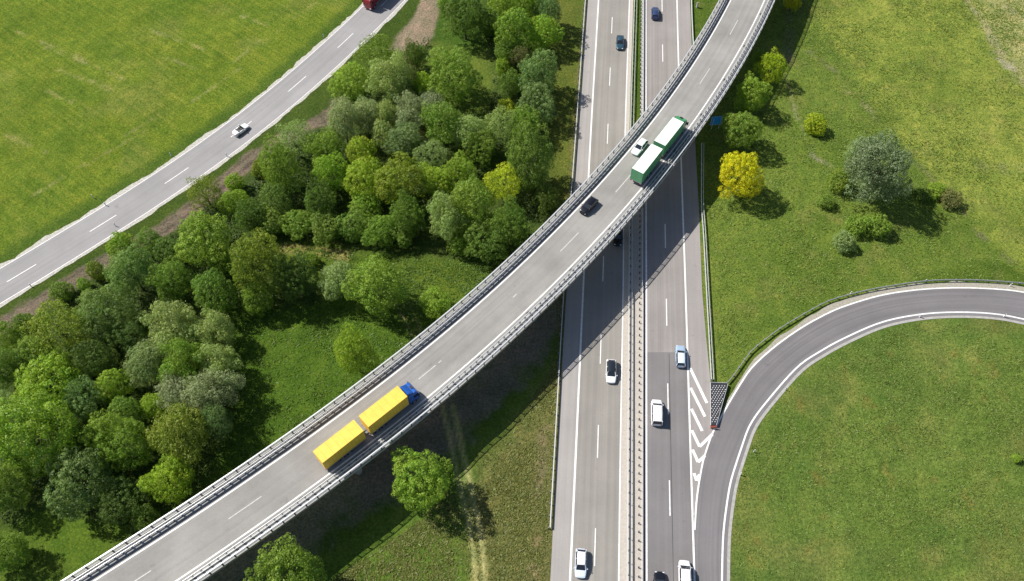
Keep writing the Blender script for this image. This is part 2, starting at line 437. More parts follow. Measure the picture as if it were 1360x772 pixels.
# forest floor
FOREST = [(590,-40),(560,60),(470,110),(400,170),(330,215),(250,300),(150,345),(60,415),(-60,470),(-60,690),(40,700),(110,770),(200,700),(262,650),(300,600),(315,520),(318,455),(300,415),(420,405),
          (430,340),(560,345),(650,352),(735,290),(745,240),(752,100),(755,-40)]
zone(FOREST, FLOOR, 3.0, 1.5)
CLEAR = [[(575,55),(645,50),(655,100),(648,165),(610,165),(560,100)], [(360,318),(440,322),(560,335),(680,345),(740,300),(700,360),(560,440),(430,400),(370,350)], [(640,-40),(560,-40),(570,60),(650,60)],
    [(738,-40),(790,-40),(770,260),(735,300),(722,210)], [(290,400),(330,410),(320,560),(290,640),(240,720),(280,560),(300,470)], [(40,680),(180,700),(110,790),(0,790)]]
zone(CLEAR[0], MEADOW, 4)
zone([(640,-10),(560,-10),(575,50),(600,70),(650,60)], (0.05, 0.10, 0.011), 4)
zone([(738,-40),(775,-40),(760,260),(735,300),(725,210)], (0.09, 0.115, 0.018), 3)
# meadows either side of the viaduct
zone([(300,430),(430,400),(560,430),(640,360),(700,360),(560,500),(300,650),(290,610),(330,520)], (0.056, 0.108, 0.010), 3)
zone([(365,322),(440,330),(560,345),(680,352),(720,330),(640,400),(560,440),(430,370),(380,350)], (0.078, 0.122, 0.013), 3)
zone([(60,670),(130,690),(175,700),(110,772),(60,740),(20,690)], (0.07, 0.125, 0.012), 3)
zone([(240,860),(400,760),(620,590),(740,470),(740,560),(700,900)], (0.086, 0.146, 0.020), 3)  # meadow green raised to brighten the grass lying in the bridge's shadow
zone([(640,610),(700,540),(745,470),(742,580),(731,800),(640,900),(618,660)], (0.118, 0.128, 0.036), 4)
# bare soil under the bridge, coloured paler to offset the deck's shade
d = dist(DECK + 0, X, Y); ub = np.clip((9.5 - np.abs(d) + wob * 2.5) / 4, 0, 1) * (X < 14) * (X > -80)
mixz(ub * 0.7, (0.22, 0.20, 0.15))
zone([(490,590),(560,560),(640,500),(740,400),(740,450),(660,530),(600,590),(540,650),(470,690)], (0.15, 0.14, 0.10), 4, 2)
# right side
zone([(935,40),(1090,-60),(2200,-60),(2200,360),(1360,352),(1290,345),(1130,400),(1010,470),(958,515),(944,512),(932,380),(926,220)], (0.110, 0.162, 0.024), 1.0, 0.3)
fy = zone([(1075,-90),(1072,0),(1112,60),(1180,165),(1240,240),(1290,300),(1345,350),(1480,420),(2600,600),(2600,-200),(1300,-200)], YFIELD, 3.0, 1.2)
mixz(fy * np.clip((nz(10, 31) - 0.5) * 3, 0, 1) * 0.5, (0.085, 0.130, 0.018))
zone([(1120,190),(1220,225),(1330,335),(1200,375),(1080,385),(1000,330),(1040,270),(1100,280)], (0.094, 0.146, 0.020), 6, 3)
zone([(1286,-90),(1300,0),(1325,60),(1360,110),(1500,200),(1700,100),(1600,-90)], (0.26, 0.27, 0.095), 5, 3)
path([(1275, -10), (1308, 30), (1330, 75), (1362, 110)], 1.4, (0.30, 0.28, 0.15), 1.5, 0.8, 1.5)
path([(1330, 5), (1362, 25)], 1.0, (0.36, 0.34, 0.2), 1.2, 0.8, 1.5, 0.4)
path([(1320, 72), (1345, 88)], 1.6, (0.34, 0.32, 0.22), 1.6, 0.7, 1.8, 0.4)
path([(1310, 222), (1362, 225)], 1.2, (0.20, 0.20, 0.08), 3, 0.6, 2, 0.2)
path([(1075, 70), (1110, 95), (1130, 120), (1150, 140), (1170, 165)], 0.9, (0.20, 0.18, 0.10), 1.4, 0.6, 1.2, 0.35)
path([(1042, 95), (1052, 130), (1060, 160), (1072, 185), (1079, 208), (1105, 220)], 0.35, (0.26, 0.24, 0.16), 0.7, 0.75, 0.45, 0.30)
path([(1210, 210), (1240, 240), (1290, 300), (1345, 350)], 0.6, (0.15, 0.13, 0.08), 1.2, 0.6, 1.4, 0.4)
path([(1046, 0), (1050, 50), (1044, 90)], 1.6, (0.13, 0.13, 0.07), 1.2, 0.7, 1)
mixz(((X > 25) * np.clip((nz(4.5, 55) - 0.60) * 6, 0, 1)) * 0.30, (0.150, 0.150, 0.045))
for q in (((78, 92), (150, 122)), ((200, 40), (276, 68)), ((112, 104), (150, 118)), ((60, 120), (96, 136)), ((222, 78), (262, 92)), ((20, 40), (110, 78)), ((60, 62), (170, 108)), ((10, 180), (60, 202)),
          ((150, 190), (215, 150)), ((120, 215), (190, 175)), ((40, 262), (120, 214)), ((300, 90), (350, 50)), ((340, 66), (420, 0)), ((255, 135), (320, 90)), ((320, 20), (360, 36))):
    path([q[0], q[1]], 0.5, (0.22, 0.23, 0.07), 0.6, 0.7, 0.5, 0.30)
# inside of the loop
LOOP = arr(RAMP_R)
Pl = np.vstack([RAMP_R, [[400, 60], [300, -400], [30, -400]]])
lp = inpoly(Pl, X, Y); mixz(lp * 1.0, (0.104, 0.160, 0.027))
mixz(lp * np.clip((nz(9, 41) - 0.46) * 3, 0, 1) * 0.55, (0.120, 0.122, 0.036))
mixz(lp * np.clip((nz(13, 43) - 0.5) * 4, 0, 1) * 0.6, (0.070, 0.128, 0.022))
mixz(lp * np.clip((nz(6, 47) - 0.58) * 5, 0, 1) * 0.5, (0.170, 0.195, 0.045))
mixz(lp * np.clip((nz(3, 44) - 0.72) * 8, 0, 1) * 0.7, (0.15, 0.14, 0.03))
# dirt track and wheel tracks
T1 = [(-60, 462), (0, 432), (60, 398), (130, 352), (190, 318), (215, 305), (262, 272), (300, 240), (345, 203), (400, 172), (430, 158), (450, 140)]
path(T1, 3.9, SOIL, 0.9, 0.95, 0.8)
path([(x + 2, y + 3) for x, y in T1], 0.35, (0.05, 0.04, 0.03), 0.5, 0.7, 0.5)
path([(x - 5, y - 4) for x, y in T1], 0.3, (0.06, 0.05, 0.03), 0.5, 0.7, 0.5)
zone([(516, 66), (548, 70), (570, 60), (580, 28), (600, -40), (578, -40), (552, 18), (535, 38)], (0.225, 0.182, 0.118), 0.8, 0.5)
for dx in (0, 8): path([(560 + dx * 2, 0), (548 + dx, 32), (532 + dx, 62)], 0.4, (0.30, 0.24, 0.16), 0.5, 0.6, 0.3)
PALE = (0.34, 0.34, 0.13)
for off, wd in ((0, 0.55), (13, 0.6)):
    path([(588 + off, 540), (597 + off, 580), (610 + off, 640), (622 + off, 690), (628 + off, 730), (634 + off, 800)], wd + .25, PALE, 0.6, 0.95, 0.15)
path([(722, 570), (716, 640), (709, 780)], 1.3, (0.21, 0.165, 0.09), 1.5, 0.75, 1.2)
for off in (0, 14): path([(528 + off, 405), (538 + off, 425), (548 + off, 446)], 0.8, (0.24, 0.22, 0.09), 0.5, 0.9, 0.25)
for off in (0, 7): path([(372, 326 + off), (400, 328 + off), (430, 331 + off), (462, 338 + off)], 0.9, (0.21, 0.19, 0.06), 0.6, 0.9, 0.3)
# rough verges next to the motorway
for P, w in ((MW_L0, 1.6),): mixz(np.clip((w - dist(P, X, Y) + wob * 0.4) / 0.8, 0, 1) * 0.7, (0.12, 0.115, 0.04))
# relief: none near roads, gentle elsewhere
near = np.minimum.reduce([dist(MW_L0[::4], X, Y), dist(MW_R3[::4], X, Y), dist(RAMP_R[::4], X, Y), dist(RAMP_L[::4], X, Y), dist(CR_C[::4], X, Y) - 5])
onmw = (X > np.interp(Y, MW_L0[::-1, 1], MW_L0[::-1, 0])) & (X < np.interp(Y, MW_R3[::-1, 1], MW_R3[::-1, 0]) + 3)
amp = np.clip((near - 3) / 10, 0, 1) * (~onmw)
Z = -0.03 + amp * ((nz(16, 71) - 0.5) * 0.9 + (nz(5, 72) - 0.5) * 0.35 + (nz(1.8, 73) - 0.5) * 0.22)
inner = (np.abs(X) < 171) & (Y > 11) & (Y < 216); Z = np.where(inner, Z, -0.03)
nx_, ny_ = len(xs), len(ys)
idx = np.arange(nx_ * ny_).reshape(ny_, nx_)
quads = np.stack([idx[:-1, :-1], idx[:-1, 1:], idx[1:, 1:], idx[1:, :-1]], -1).reshape(-1, 4)
me = bpy.data.meshes.new('ground')
me.vertices.add(nx_ * ny_); me.vertices.foreach_set('co', np.stack([X, Y, Z], -1).astype('f4').ravel())
me.loops.add(quads.size); me.loops.foreach_set('vertex_index', quads.astype('i4').ravel())
me.polygons.add(len(quads)); me.polygons.foreach_set('loop_start', np.arange(0, quads.size, 4, dtype='i4')); me.polygons.foreach_set('loop_total', np.full(len(quads), 4, 'i4'))
me.update(calc_edges=True); me.polygons.foreach_set('use_smooth', np.ones(len(quads), bool))
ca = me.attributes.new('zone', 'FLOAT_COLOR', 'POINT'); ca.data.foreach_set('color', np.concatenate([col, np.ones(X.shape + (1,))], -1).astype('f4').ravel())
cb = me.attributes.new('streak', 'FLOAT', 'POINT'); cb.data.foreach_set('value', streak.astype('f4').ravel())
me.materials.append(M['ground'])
go = link('ground', me); go['kind'] = 'structure'

# ------------------------------------------------------------------ motorway
def cut(P, y0, y1):                                 # part of a north-south polyline between two photo rows (ground)
    Y0, Y1 = at(680, y0)[1], at(680, y1)[1]
    return P[(P[:, 1] <= Y0 + 1e-6) & (P[:, 1] >= Y1 - 1e-6)]
Z1, Z2, Z3 = 0.02, 0.026, 0.034
band('hard_shoulder', MW_L0, offset(MW_L1, 0.05), Z1 - 0.004, M['asphalt_shoulder'])
band('motorway', MW_L1, offset(MW_L2, 0.0), Z1, M['asphalt_warm'])
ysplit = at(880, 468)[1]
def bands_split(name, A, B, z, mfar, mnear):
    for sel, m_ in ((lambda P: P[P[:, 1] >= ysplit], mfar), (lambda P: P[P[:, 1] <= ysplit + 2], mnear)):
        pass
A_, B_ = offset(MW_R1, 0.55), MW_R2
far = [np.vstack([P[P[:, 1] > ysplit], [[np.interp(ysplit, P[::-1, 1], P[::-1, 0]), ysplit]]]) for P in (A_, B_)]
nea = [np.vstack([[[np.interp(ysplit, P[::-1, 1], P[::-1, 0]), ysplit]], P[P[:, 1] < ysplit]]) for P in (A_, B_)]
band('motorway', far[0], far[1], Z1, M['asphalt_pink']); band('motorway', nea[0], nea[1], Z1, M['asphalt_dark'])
# east hard shoulder widening into the gore
sh = (extend(pts([(916.5, 0), (923.5, 193), (928.5, 280), (932.5, 386), (938, 450), (944, 510), (944.5, 566), (950, 575), (938.5, 610), (927, 680)]), 90, 0))
sh = resample(sh, step=2, smooth=False)
r2s = MW_R2[MW_R2[:, 1] >= at(680, 690)[1]]
band('hard_shoulder', r2s, sh, Z1 - 0.004, M['asphalt_shoulder'] if False else road_mat('asphalt_gore', (0.265, 0.245, 0.235), 0.08, 0.08))
# central reservation
med_w = offset(MW_L2, 0.0); med_e = offset(MW_R1, 0.55)
ym = at(850, 270)[1]
def sub(P, a, b): return P[(P[:, 1] <= a) & (P[:, 1] >= b)]
band('central_reservation', sub(med_w, ym, -100), sub(med_e, ym, -100), Z1 - 0.008, M['concrete_median'])
band('central_reservation', sub(med_w, 400, ym), sub(offset(MW_L2, -0.95), 400, ym), Z1 - 0.006, M['concrete_median'])
band('central_reservation', sub(offset(RAIL_E, 0.45), 400, ym), sub(med_e, 400, ym), Z1 - 0.006, M['concrete_edge'])
# ramp
nR = 260
j = int(along(RAMP_R, at(958.8, 772)) / 1.5) if False else 0
RL_full = resample(np.vstack([MW_R2[(MW_R2[:, 1] < at(680, 704)[1])][::-1], RAMP_L[1:]]), step=1.5, smooth=False)
_w = dist(RL_full, RAMP_R[:, 0], RAMP_R[:, 1])
_w = np.where(RAMP_R[:, 1] < at(680, 700)[1], np.maximum(_w, 0.1), _w)
A_, B_ = offset(RAMP_R, -_w + 0.0), offset(RAMP_R, 0.75)
band('slip_road', A_, B_, Z1 - 0.002, M['asphalt_ramp'])
Lr = resample(RAMP_L, step=1.5, smooth=False)
_k = np.arange(len(Lr)); _vw = np.clip((_k - 10) / 25, 0.02, 1) * 1.3 + (vnoise(Lr[:, 0], Lr[:, 1], 1.6, 77) - .5) * .7 * np.clip((_k - 12) / 8, 0, 1)
band('gravel_verge', offset(Lr[10:], -_vw[10:]), offset(Lr[10:], 0.05), Z1 - 0.010, M['gravel_dull'])
band('gutter', offset(RAMP_R, 0.75), offset(RAMP_R, 1.25), Z1 + 0.002, M['concrete_edge'])
# markings
mk = MB()
line_mb(mk, MW_L1, 0.32, Z2); line_mb(mk, MW_L2, 0.22, Z2); line_mb(mk, MW_R1, 0.30, Z2); line_mb(mk, MW_R2, 0.30, Z2)
dashes_mb(mk, MW_LD, 0.17, Z2, along(MW_LD, at(797.5, 440))); dashes_mb(mk, MW_RD, 0.19, Z2, along(MW_RD, at(885, 396)))
o = fix_up(mk.build('road_marking', M['paint'], recalc=False)); o['kind'] = 'structure'
mk = MB(); line_mb(mk, RAMP_L, 0.28, Z3); line_mb(mk, RAMP_R, 0.30, Z3)
def quadline(p, q, w):
    line_mb(mk, [at(*p), at(*q)], w, Z3 + 0.004)
t3 = lambda x, y: (900 + x / 3.506, 440 + y / 3.506)
for p, q in (((58, 172), (136, 335)), ((60, 264), (127, 398)), ((64, 362), (114, 465))): quadline(t3(*p), t3(*q), 0.5)
for a, b, c in (((66, 462), (102, 538), (162, 480)), ((69, 552), (95, 610), (127, 580)), ((76, 662), (88, 696), (102, 668))):
    quadline(t3(*a), t3(*b), 0.5)
    line_mb(mk, [at(*t3(*b)), at(*t3(*c))], 0.5, Z3 + 0.008)
o = fix_up(mk.build('road_marking', M['paint'], recalc=False)); o['kind'] = 'structure'
# tar seam in the near lane
mk = MB(); line_mb(mk, MW_RD[MW_RD[:, 1] < ysplit] + [0.35, 0], 0.07, Z1 + 0.003)
o = fix_up(mk.build('tar_seam', M['trim'], recalc=False)); o['kind'] = 'structure'

# ------------------------------------------------------------------ country road
hw = CR_W / 2
CRs = resample(CR_C, step=1.0, smooth=False)
jit = lambda k: (vnoise(CRs[:, 0], CRs[:, 1], 2.5, k) - 0.35) * 0.9 + (vnoise(CRs[:, 0], CRs[:, 1], 0.9, k + 5) - 0.5) * 0.5
o = fix_up(band_mb(offset(CRs, -(hw + 0.75 + jit(3))), offset(CRs, -hw + 0.02), Z1 - 0.006).build('gravel_verge', M['gravel'], recalc=False)); o['kind'] = 'structure'
o = fix_up(band_mb(offset(CRs, hw - 0.02), offset(CRs, hw + 0.75 + jit(8) * 0.6), Z1 - 0.006).build('gravel_verge', M['gravel'], recalc=False)); o['kind'] = 'structure'
band('country_road', offset(CRs, -hw - 0.15), offset(CRs, hw + 0.15), Z1, M['asphalt_country'])
mk = MB(); line_mb(mk, offset(CRs, -hw), 0.16, Z2); line_mb(mk, offset(CRs, hw), 0.16, Z2)
dashes_mb(mk, CRs, 0.16, Z2, along(CRs, at(117.5, 310.5)), 6, 17.5)
o = fix_up(mk.build('road_marking', M['paint'], recalc=False)); o['kind'] = 'structure'
def dd(P): 
    return [round(float(np.hypot(*(P[i+1]-P[i]))),1) for i in range(len(P)-1)]
# ------------------------------------------------------------------ viaduct
def zdeck(dz=0.0): return lambda x, y: zd(x, y) + dz
VI = empty('viaduct', (DECK[len(DECK) // 2][0], DECK[len(DECK) // 2][1], 0), 0,
           'long curved concrete road bridge with two lanes crossing over the motorway', 'bridge')
def rel(o, root):
    o.location = -root.location; return o
def sweep(prof, P, z, smooth=False):
    """closed profile [(offset, dz)] swept along P"""
    t = tang(P); nr = np.c_[t[:, 1], -t[:, 0]]; f = zf(z); secs = []
    for p, q in zip(P, nr):
        secs.append([(p[0] + q[0] * a, p[1] + q[1] * a, f(p[0] + q[0] * a, p[1] + q[1] * a) + b) for a, b in prof])
    mb = MB(); mb.loft(secs, smooth); return mb
D2 = resample(DECK, step=2.0, smooth=False)
HW = 5.85
prof = [(-HW, 0.12), (-HW, -0.35), (-HW + 1.3, -0.55), (-3.4, -1.55), (3.4, -1.55), (HW - 1.3, -0.55), (HW, -0.35), (HW, 0.12), (4.25, 0.12), (4.2, -0.06), (-4.2, -0.06), (-4.25, 0.12)]
rel(sweep(prof, D2, zdeck()).build('deck', M['concrete'], VI), VI)
def dband(name, a, b, dz, m):
    o = band(name, offset(D2, a), offset(D2, b), zdeck(dz), m, kind=None, parent=VI); return rel(o, VI)
dband('roadway', -3.9, 3.9, 0.0, M['asphalt_deck'])
dband('gutter', -4.2, -3.9, 0.002, M['gutter']); dband('gutter', 3.9, 4.2, 0.002, M['gutter'])
for s_ in (-1, 1): dband('kerb', s_ * 4.25 - 0.0, s_ * 4.42, 0.126, M['concrete_edge'])
dband('edge_line', -3.67, -3.43, 0.006, M['paint']); dband('edge_line', 3.43, 3.67, 0.006, M['paint'])
_dl = np.r_[0, np.cumsum(np.hypot(*np.diff(D2, axis=0).T))]; _s0 = along(D2, on_deck((657.4, 415.5)))
for k in range(-20, 20):
    if 0 < _s0 + 18 * k and _s0 + 18 * k + 6 < _dl[-1]:
        s = np.linspace(_s0 + 18 * k, _s0 + 18 * k + 5.6, 5); mk = MB()
        line_mb(mk, np.c_[np.interp(s, _dl, D2[:, 0]), np.interp(s, _dl, D2[:, 1])], 0.15, zdeck(0.006)); rel(fix_up(mk.build('lane_marking', M['paint_worn'], VI, recalc=False)), VI)
# expansion joints
for _k in range(8, int(_dl[-1]) - 8, 12):
    i = int(np.searchsorted(_dl, _k)); p = offset(D2, 4.05)[i]; t = tang(D2)[i]; MM = Matrix.Translation((p[0], p[1], zd(*p))) @ Matrix.Rotation(math.atan2(t[1], t[0]), 4, 'Z')
    mb = MB(); mb.box(-.35, .35, -.13, .13, 0.0, 0.012, MM); rel(mb.build('drain_grate', M['trim'], VI), VI)
# wall piers
def pier(i, w=3.3):
    p = D2[i]; t = tang(D2)[i]; n_ = np.array([t[1], -t[0]]); zt = zd(*p) - 1.55
    mb = MB(); secs = []
    for z, k, th in ((-0.4, 0.86, 0.62), (zt - 1.4, 0.86, 0.62), (zt - 0.3, 1.12, 0.7), (zt, 1.12, 0.7)):
        W = w * k; c = 0.35
        ring = [(-W, -th + c), (-W + c, -th), (W - c, -th), (W, -th + c), (W, th - c), (W - c, th), (-W + c, th), (-W, th - c)]
        secs.append([(p[0] + n_[0] * a + t[0] * b, p[1] + n_[1] * a + t[1] * b, z) for a, b in ring])
    mb.loft(secs, False); rel(mb.build('pier', M['concrete_edge'], VI), VI)
dd_ = np.r_[0, np.cumsum(np.hypot(*np.diff(D2, axis=0).T))]
for q in [(-25.2, 49.8), (5.2, 79.6), (40.0, 122.3), (-58, 26), (59, 162)]:
    pier(int(np.hypot(*(D2 - np.array(q)).T).argmin()))
pier(int(np.hypot(*(D2 - np.array([23.4, 101.0])).T).argmin()), 1.1)

# ------------------------------------------------------------------ rails
post_cache = {}
def post_mesh(key, w, l, h, m):
    if key not in post_cache:
        mb = MB(); mb.box(-w / 2, w / 2, -l / 2, l / 2, 0, h); mb.box(-w * .2, w * .2, -l / 2 - .02, l / 2 + .02, h, h + .015)
        post_cache[key] = mb.mesh('post', m)
    return post_cache[key]
def posts(parent, root, P, z, spacing, key, off, w, l, h, m, name='post', cap_n=100):
    """every post a mesh of its own; only beyond a hundred, the rest as one part"""
    Q = resample(P, step=spacing, smooth=False); Q2 = offset(Q, off); t = tang(Q); f = zf(z)
    cd = np.array([np.hypot(q[0], q[1]) if abs(pjx(q)[0]) < 1.1 and abs(pjx(q)[1]) < 1.15 else 1e5 for q in Q2])
    order = np.argsort(cd); me = post_mesh(key, w, l, h, m); rest = MB(); nrest = 0
    base = Vector(root.location)
    for k in order[:cap_n]:
        if cd[k] > 9e4: break
        o = link(name, me, parent); o.location = Vector((Q2[k][0], Q2[k][1], f(*Q2[k]))) - base
        o.rotation_euler = (0, 0, math.atan2(t[k][1], t[k][0]) - math.pi / 2)
    else: k = None
    done = set(int(i) for i in order[:cap_n] if cd[i] < 9e4)
    for k in range(len(Q2)):
        if k in done: continue
        zz = f(*Q2[k]); a = math.atan2(t[k][1], t[k][0]) - math.pi / 2
        MM = Matrix.Translation((Q2[k][0], Q2[k][1], zz)) @ Matrix.Rotation(a, 4, 'Z')
        rest.box(-w / 2, w / 2, -l / 2, l / 2, 0, h, MM); nrest += 1
    if nrest:
        o = rest.build(name, m, parent); rel(o, root); o['kind'] = 'stuff'
def pjx(q, z=0.0):
    dz = z - CAM_H; d_ = q[1] * _s - dz * _c; up = q[1] * _c + dz * _s
    return (FPX * q[0] / d_ / 680, -FPX * up / d_ / 386)
def wbeam(P, z, off, h=0.75, th=0.07):
    prof = [(off - th, h), (off - th, h - 0.31), (off, h - 0.31), (off + th * .2, h - 0.22), (off, h - 0.155), (off + th * .2, h - 0.08), (off, h)]
    return sweep(prof, P, z)
def guardrail(P, z, label, spacing=2.0, two=False, post_off=0.0, beam_off=0.0, group=None, parent=None, root=None, name='guardrail', th=0.14, pw=0.12, postmat='steel_dull', h=0.75, bm_='steel'):
    P = resample(P, step=2.0, smooth=False)
    if parent is None:
        f = zf(z); r_ = empty(name, (P[0][0], P[0][1], f(*P[0])), 0, label, 'guardrail', group); root = r_; par = r_
        b = wbeam(P, z, beam_off, h, th).build('beam', M[bm_], par); rel(b, root)
        if two: b = wbeam(P, z, two, h, th * .6).build('beam', M['steel'], par); rel(b, root)
    else:
        par = wbeam(P, z, beam_off, h, th).build(name, M['steel'], parent); rel(par, root)
        if two:
            b = wbeam(P, z, two, h, th * .6).build('beam', M['steel'], par)
        # sub-parts sit in the guardrail's own frame
        q = empty_root(par, root); posts(par, q, P, z, spacing, name + postmat, post_off, pw, 0.22, h - 0.02, M[postmat]); return par
    posts(par, root, P, z, spacing, name + postmat + str(pw), post_off, pw, 0.14, h - 0.08, M[postmat])
    return par
class _R:                                            # frame of a part whose mesh is in world coordinates
    location = Vector((0, 0, 0))
def empty_root(par, root): return _R
PD = D2
for s_, lb in ((-1, None), (1, None)):
    guardrail(offset(PD, s_ * 4.55), zdeck(0.12), None, 1.33, two=s_ * 0.46, post_off=s_ * 0.23, beam_off=0, parent=VI, root=VI, th=0.10, pw=0.20, h=0.78, postmat='steel_dark')
    # outer railing: top rail, knee rails, posts
    for_p = offset(PD, s_ * 5.72)
    tp = sweep([(-0.09, 1.10), (-0.09, 1.02), (0.09, 1.02), (0.09, 1.10)], for_p, zdeck(0.12)).build('railing', M['steel'], VI); rel(tp, VI)
    kb = MB()
    for hh in (0.75, 0.48, 0.2):
        kb2 = sweep([(-0.025, hh), (-0.025, hh - .05), (0.025, hh - .05), (0.025, hh)], for_p, zdeck(0.12)); kb.add(kb2.v, kb2.f)
    kb.build('knee_rail', M['steel_dull'], tp)
    posts(tp, _R, for_p, zdeck(0.12), 2.0, 'railpost', 0, 0.2, 0.16, 1.04, M['steel_dark'])
    # low cable trough beside the footway
    cb_ = sweep([(-0.16, 0.16), (-0.16, 0.0), (0.16, 0.0), (0.16, 0.16)], offset(PD, s_ * 5.25), zdeck(0.12)).build('cable_trough', M['steel_dull' if s_ > 0 else 'concrete_edge'], VI); rel(cb_, VI)

gy = lambda P, y0, y1: cut(P, y0, y1)
guardrail(offset(cut(vline([777, 763, 748.5, 737, 726]), -150, 712), 0), 0.0, 'long steel guardrail on the left edge of the motorway, beside the tree belt and meadow', 2.0, post_off=0.22 * 1, beam_off=0)
guardrail(cut(RAIL_W, -150, 1000), 0.0, 'double steel guardrail on the left side of the central reservation', 1.9, two=-0.62, post_off=-0.32, th=0.10, postmat='steel_dark')
guardrail(cut(RAIL_E, -150, 1000), 0.0, 'steel guardrail on the right of the central reservation, backed by a row of posts', 1.4, post_off=0.42, th=0.10, pw=0.2, postmat='steel_dark')
guardrail(resample(pts([(931, 283 - 90), (930.5, 270), (933, 310), (937, 386), (940.5, 450), (943.5, 506)]), step=2), 0.0, 'steel guardrail between right hard shoulder and grass, ending at the crash cushion', 2.0, post_off=-0.2, two=-0.45, th=0.1)
guardrail(resample(pts([(918, -60), (917.5, 0), (919, 45), (921, 75)]), step=2), 0.0, 'short guardrail beside the right hard shoulder above the bridge', 2.0, post_off=-0.2)
guardrail(resample(pts([(966, 510), (970, 506), (984, 486), (997, 468.5), (1014, 454.5), (1036, 438), (1057.5, 425), (1080, 412), (1102.5, 401), (1140, 390.5), (1175, 383.5), (1232, 375.5), (1290, 374.5), (1340, 377.5), (1370, 381), (1420, 393), (1500, 423)]), step=1.5), 0.0,
          'weathered guardrail curving round the outside of the slip road', 2.0, post_off=-0.2, th=0.10, bm_='steel_dull')

# ------------------------------------------------------------------ crash cushion in the gore
cc = pts([(943.2, 511), (965, 512), (949.5, 567), (943.5, 567)]); ctr = (sum(p[0] for p in cc) / 4, sum(p[1] for p in cc) / 4)
CC = empty('crash_cushion', (*ctr, 0.03), 0, 'black wedge shaped crash cushion covered in white dots, in the gore before the slip road', 'crash cushion')
lc = [(p[0] - ctr[0], p[1] - ctr[1]) for p in cc]
mb = MB(); mb.loft([[(x, y, 0) for x, y in lc], [(x, y, 0.72) for x, y in lc]], False); mb.build('cushion_body', M['black_plastic'], CC, bevel=0.04)
mb = MB(); rr = np.array(lc); a = rr[0]; 
k = 0; yy = min(rr[:, 1]) + 0.25
while yy < max(rr[:, 1]) - 0.1:
    xx = min(rr[:, 0]) + (0.24 if k % 2 else 0.0)
    while xx < max(rr[:, 0]):
        if inpoly(rr * 0.93, np.array([xx]), np.array([yy]))[0]: mb.cyl((xx, yy, 0.70), (xx, yy, 0.80), 0.088, 0.07, n=6)
        xx += 0.48
    yy += 0.36; k += 1
mb.build('cap', M['white_plastic'], CC)['kind'] = 'stuff'
mb = MB()
for i, j2 in ((0, 3), (1, 2), (0, 1)):
    p, q = Vector((*lc[i], 0)), Vector((*lc[j2], 0)); dn = (q - p).normalized(); nn_ = Vector((dn.y, -dn.x, 0))
    if nn_.dot((p + q) / 2) < 0: nn_ = -nn_
    p += nn_ * .06; q += nn_ * .06
    mb.loft([[p + Vector((0, 0, .35)), p + nn_ * .06 + Vector((0, 0, .35)), p + nn_ * .06 + Vector((0, 0, .78)), p + Vector((0, 0, .78))],
             [q + Vector((0, 0, .35)), q + nn_ * .06 + Vector((0, 0, .35)), q + nn_ * .06 + Vector((0, 0, .78)), q + Vector((0, 0, .78))]], False)
mb.build('side_rail', M['steel'], CC)
mb = MB(); mb.box(lc[3][0] - 0.1, lc[2][0] + 0.1, lc[3][1] - 0.34, lc[3][1] - 0.26, 0.1, 0.95); mb.build('nose_board', plain('nose_red', (0.55, 0.12, 0.08), 0.5), CC, bevel=.01)

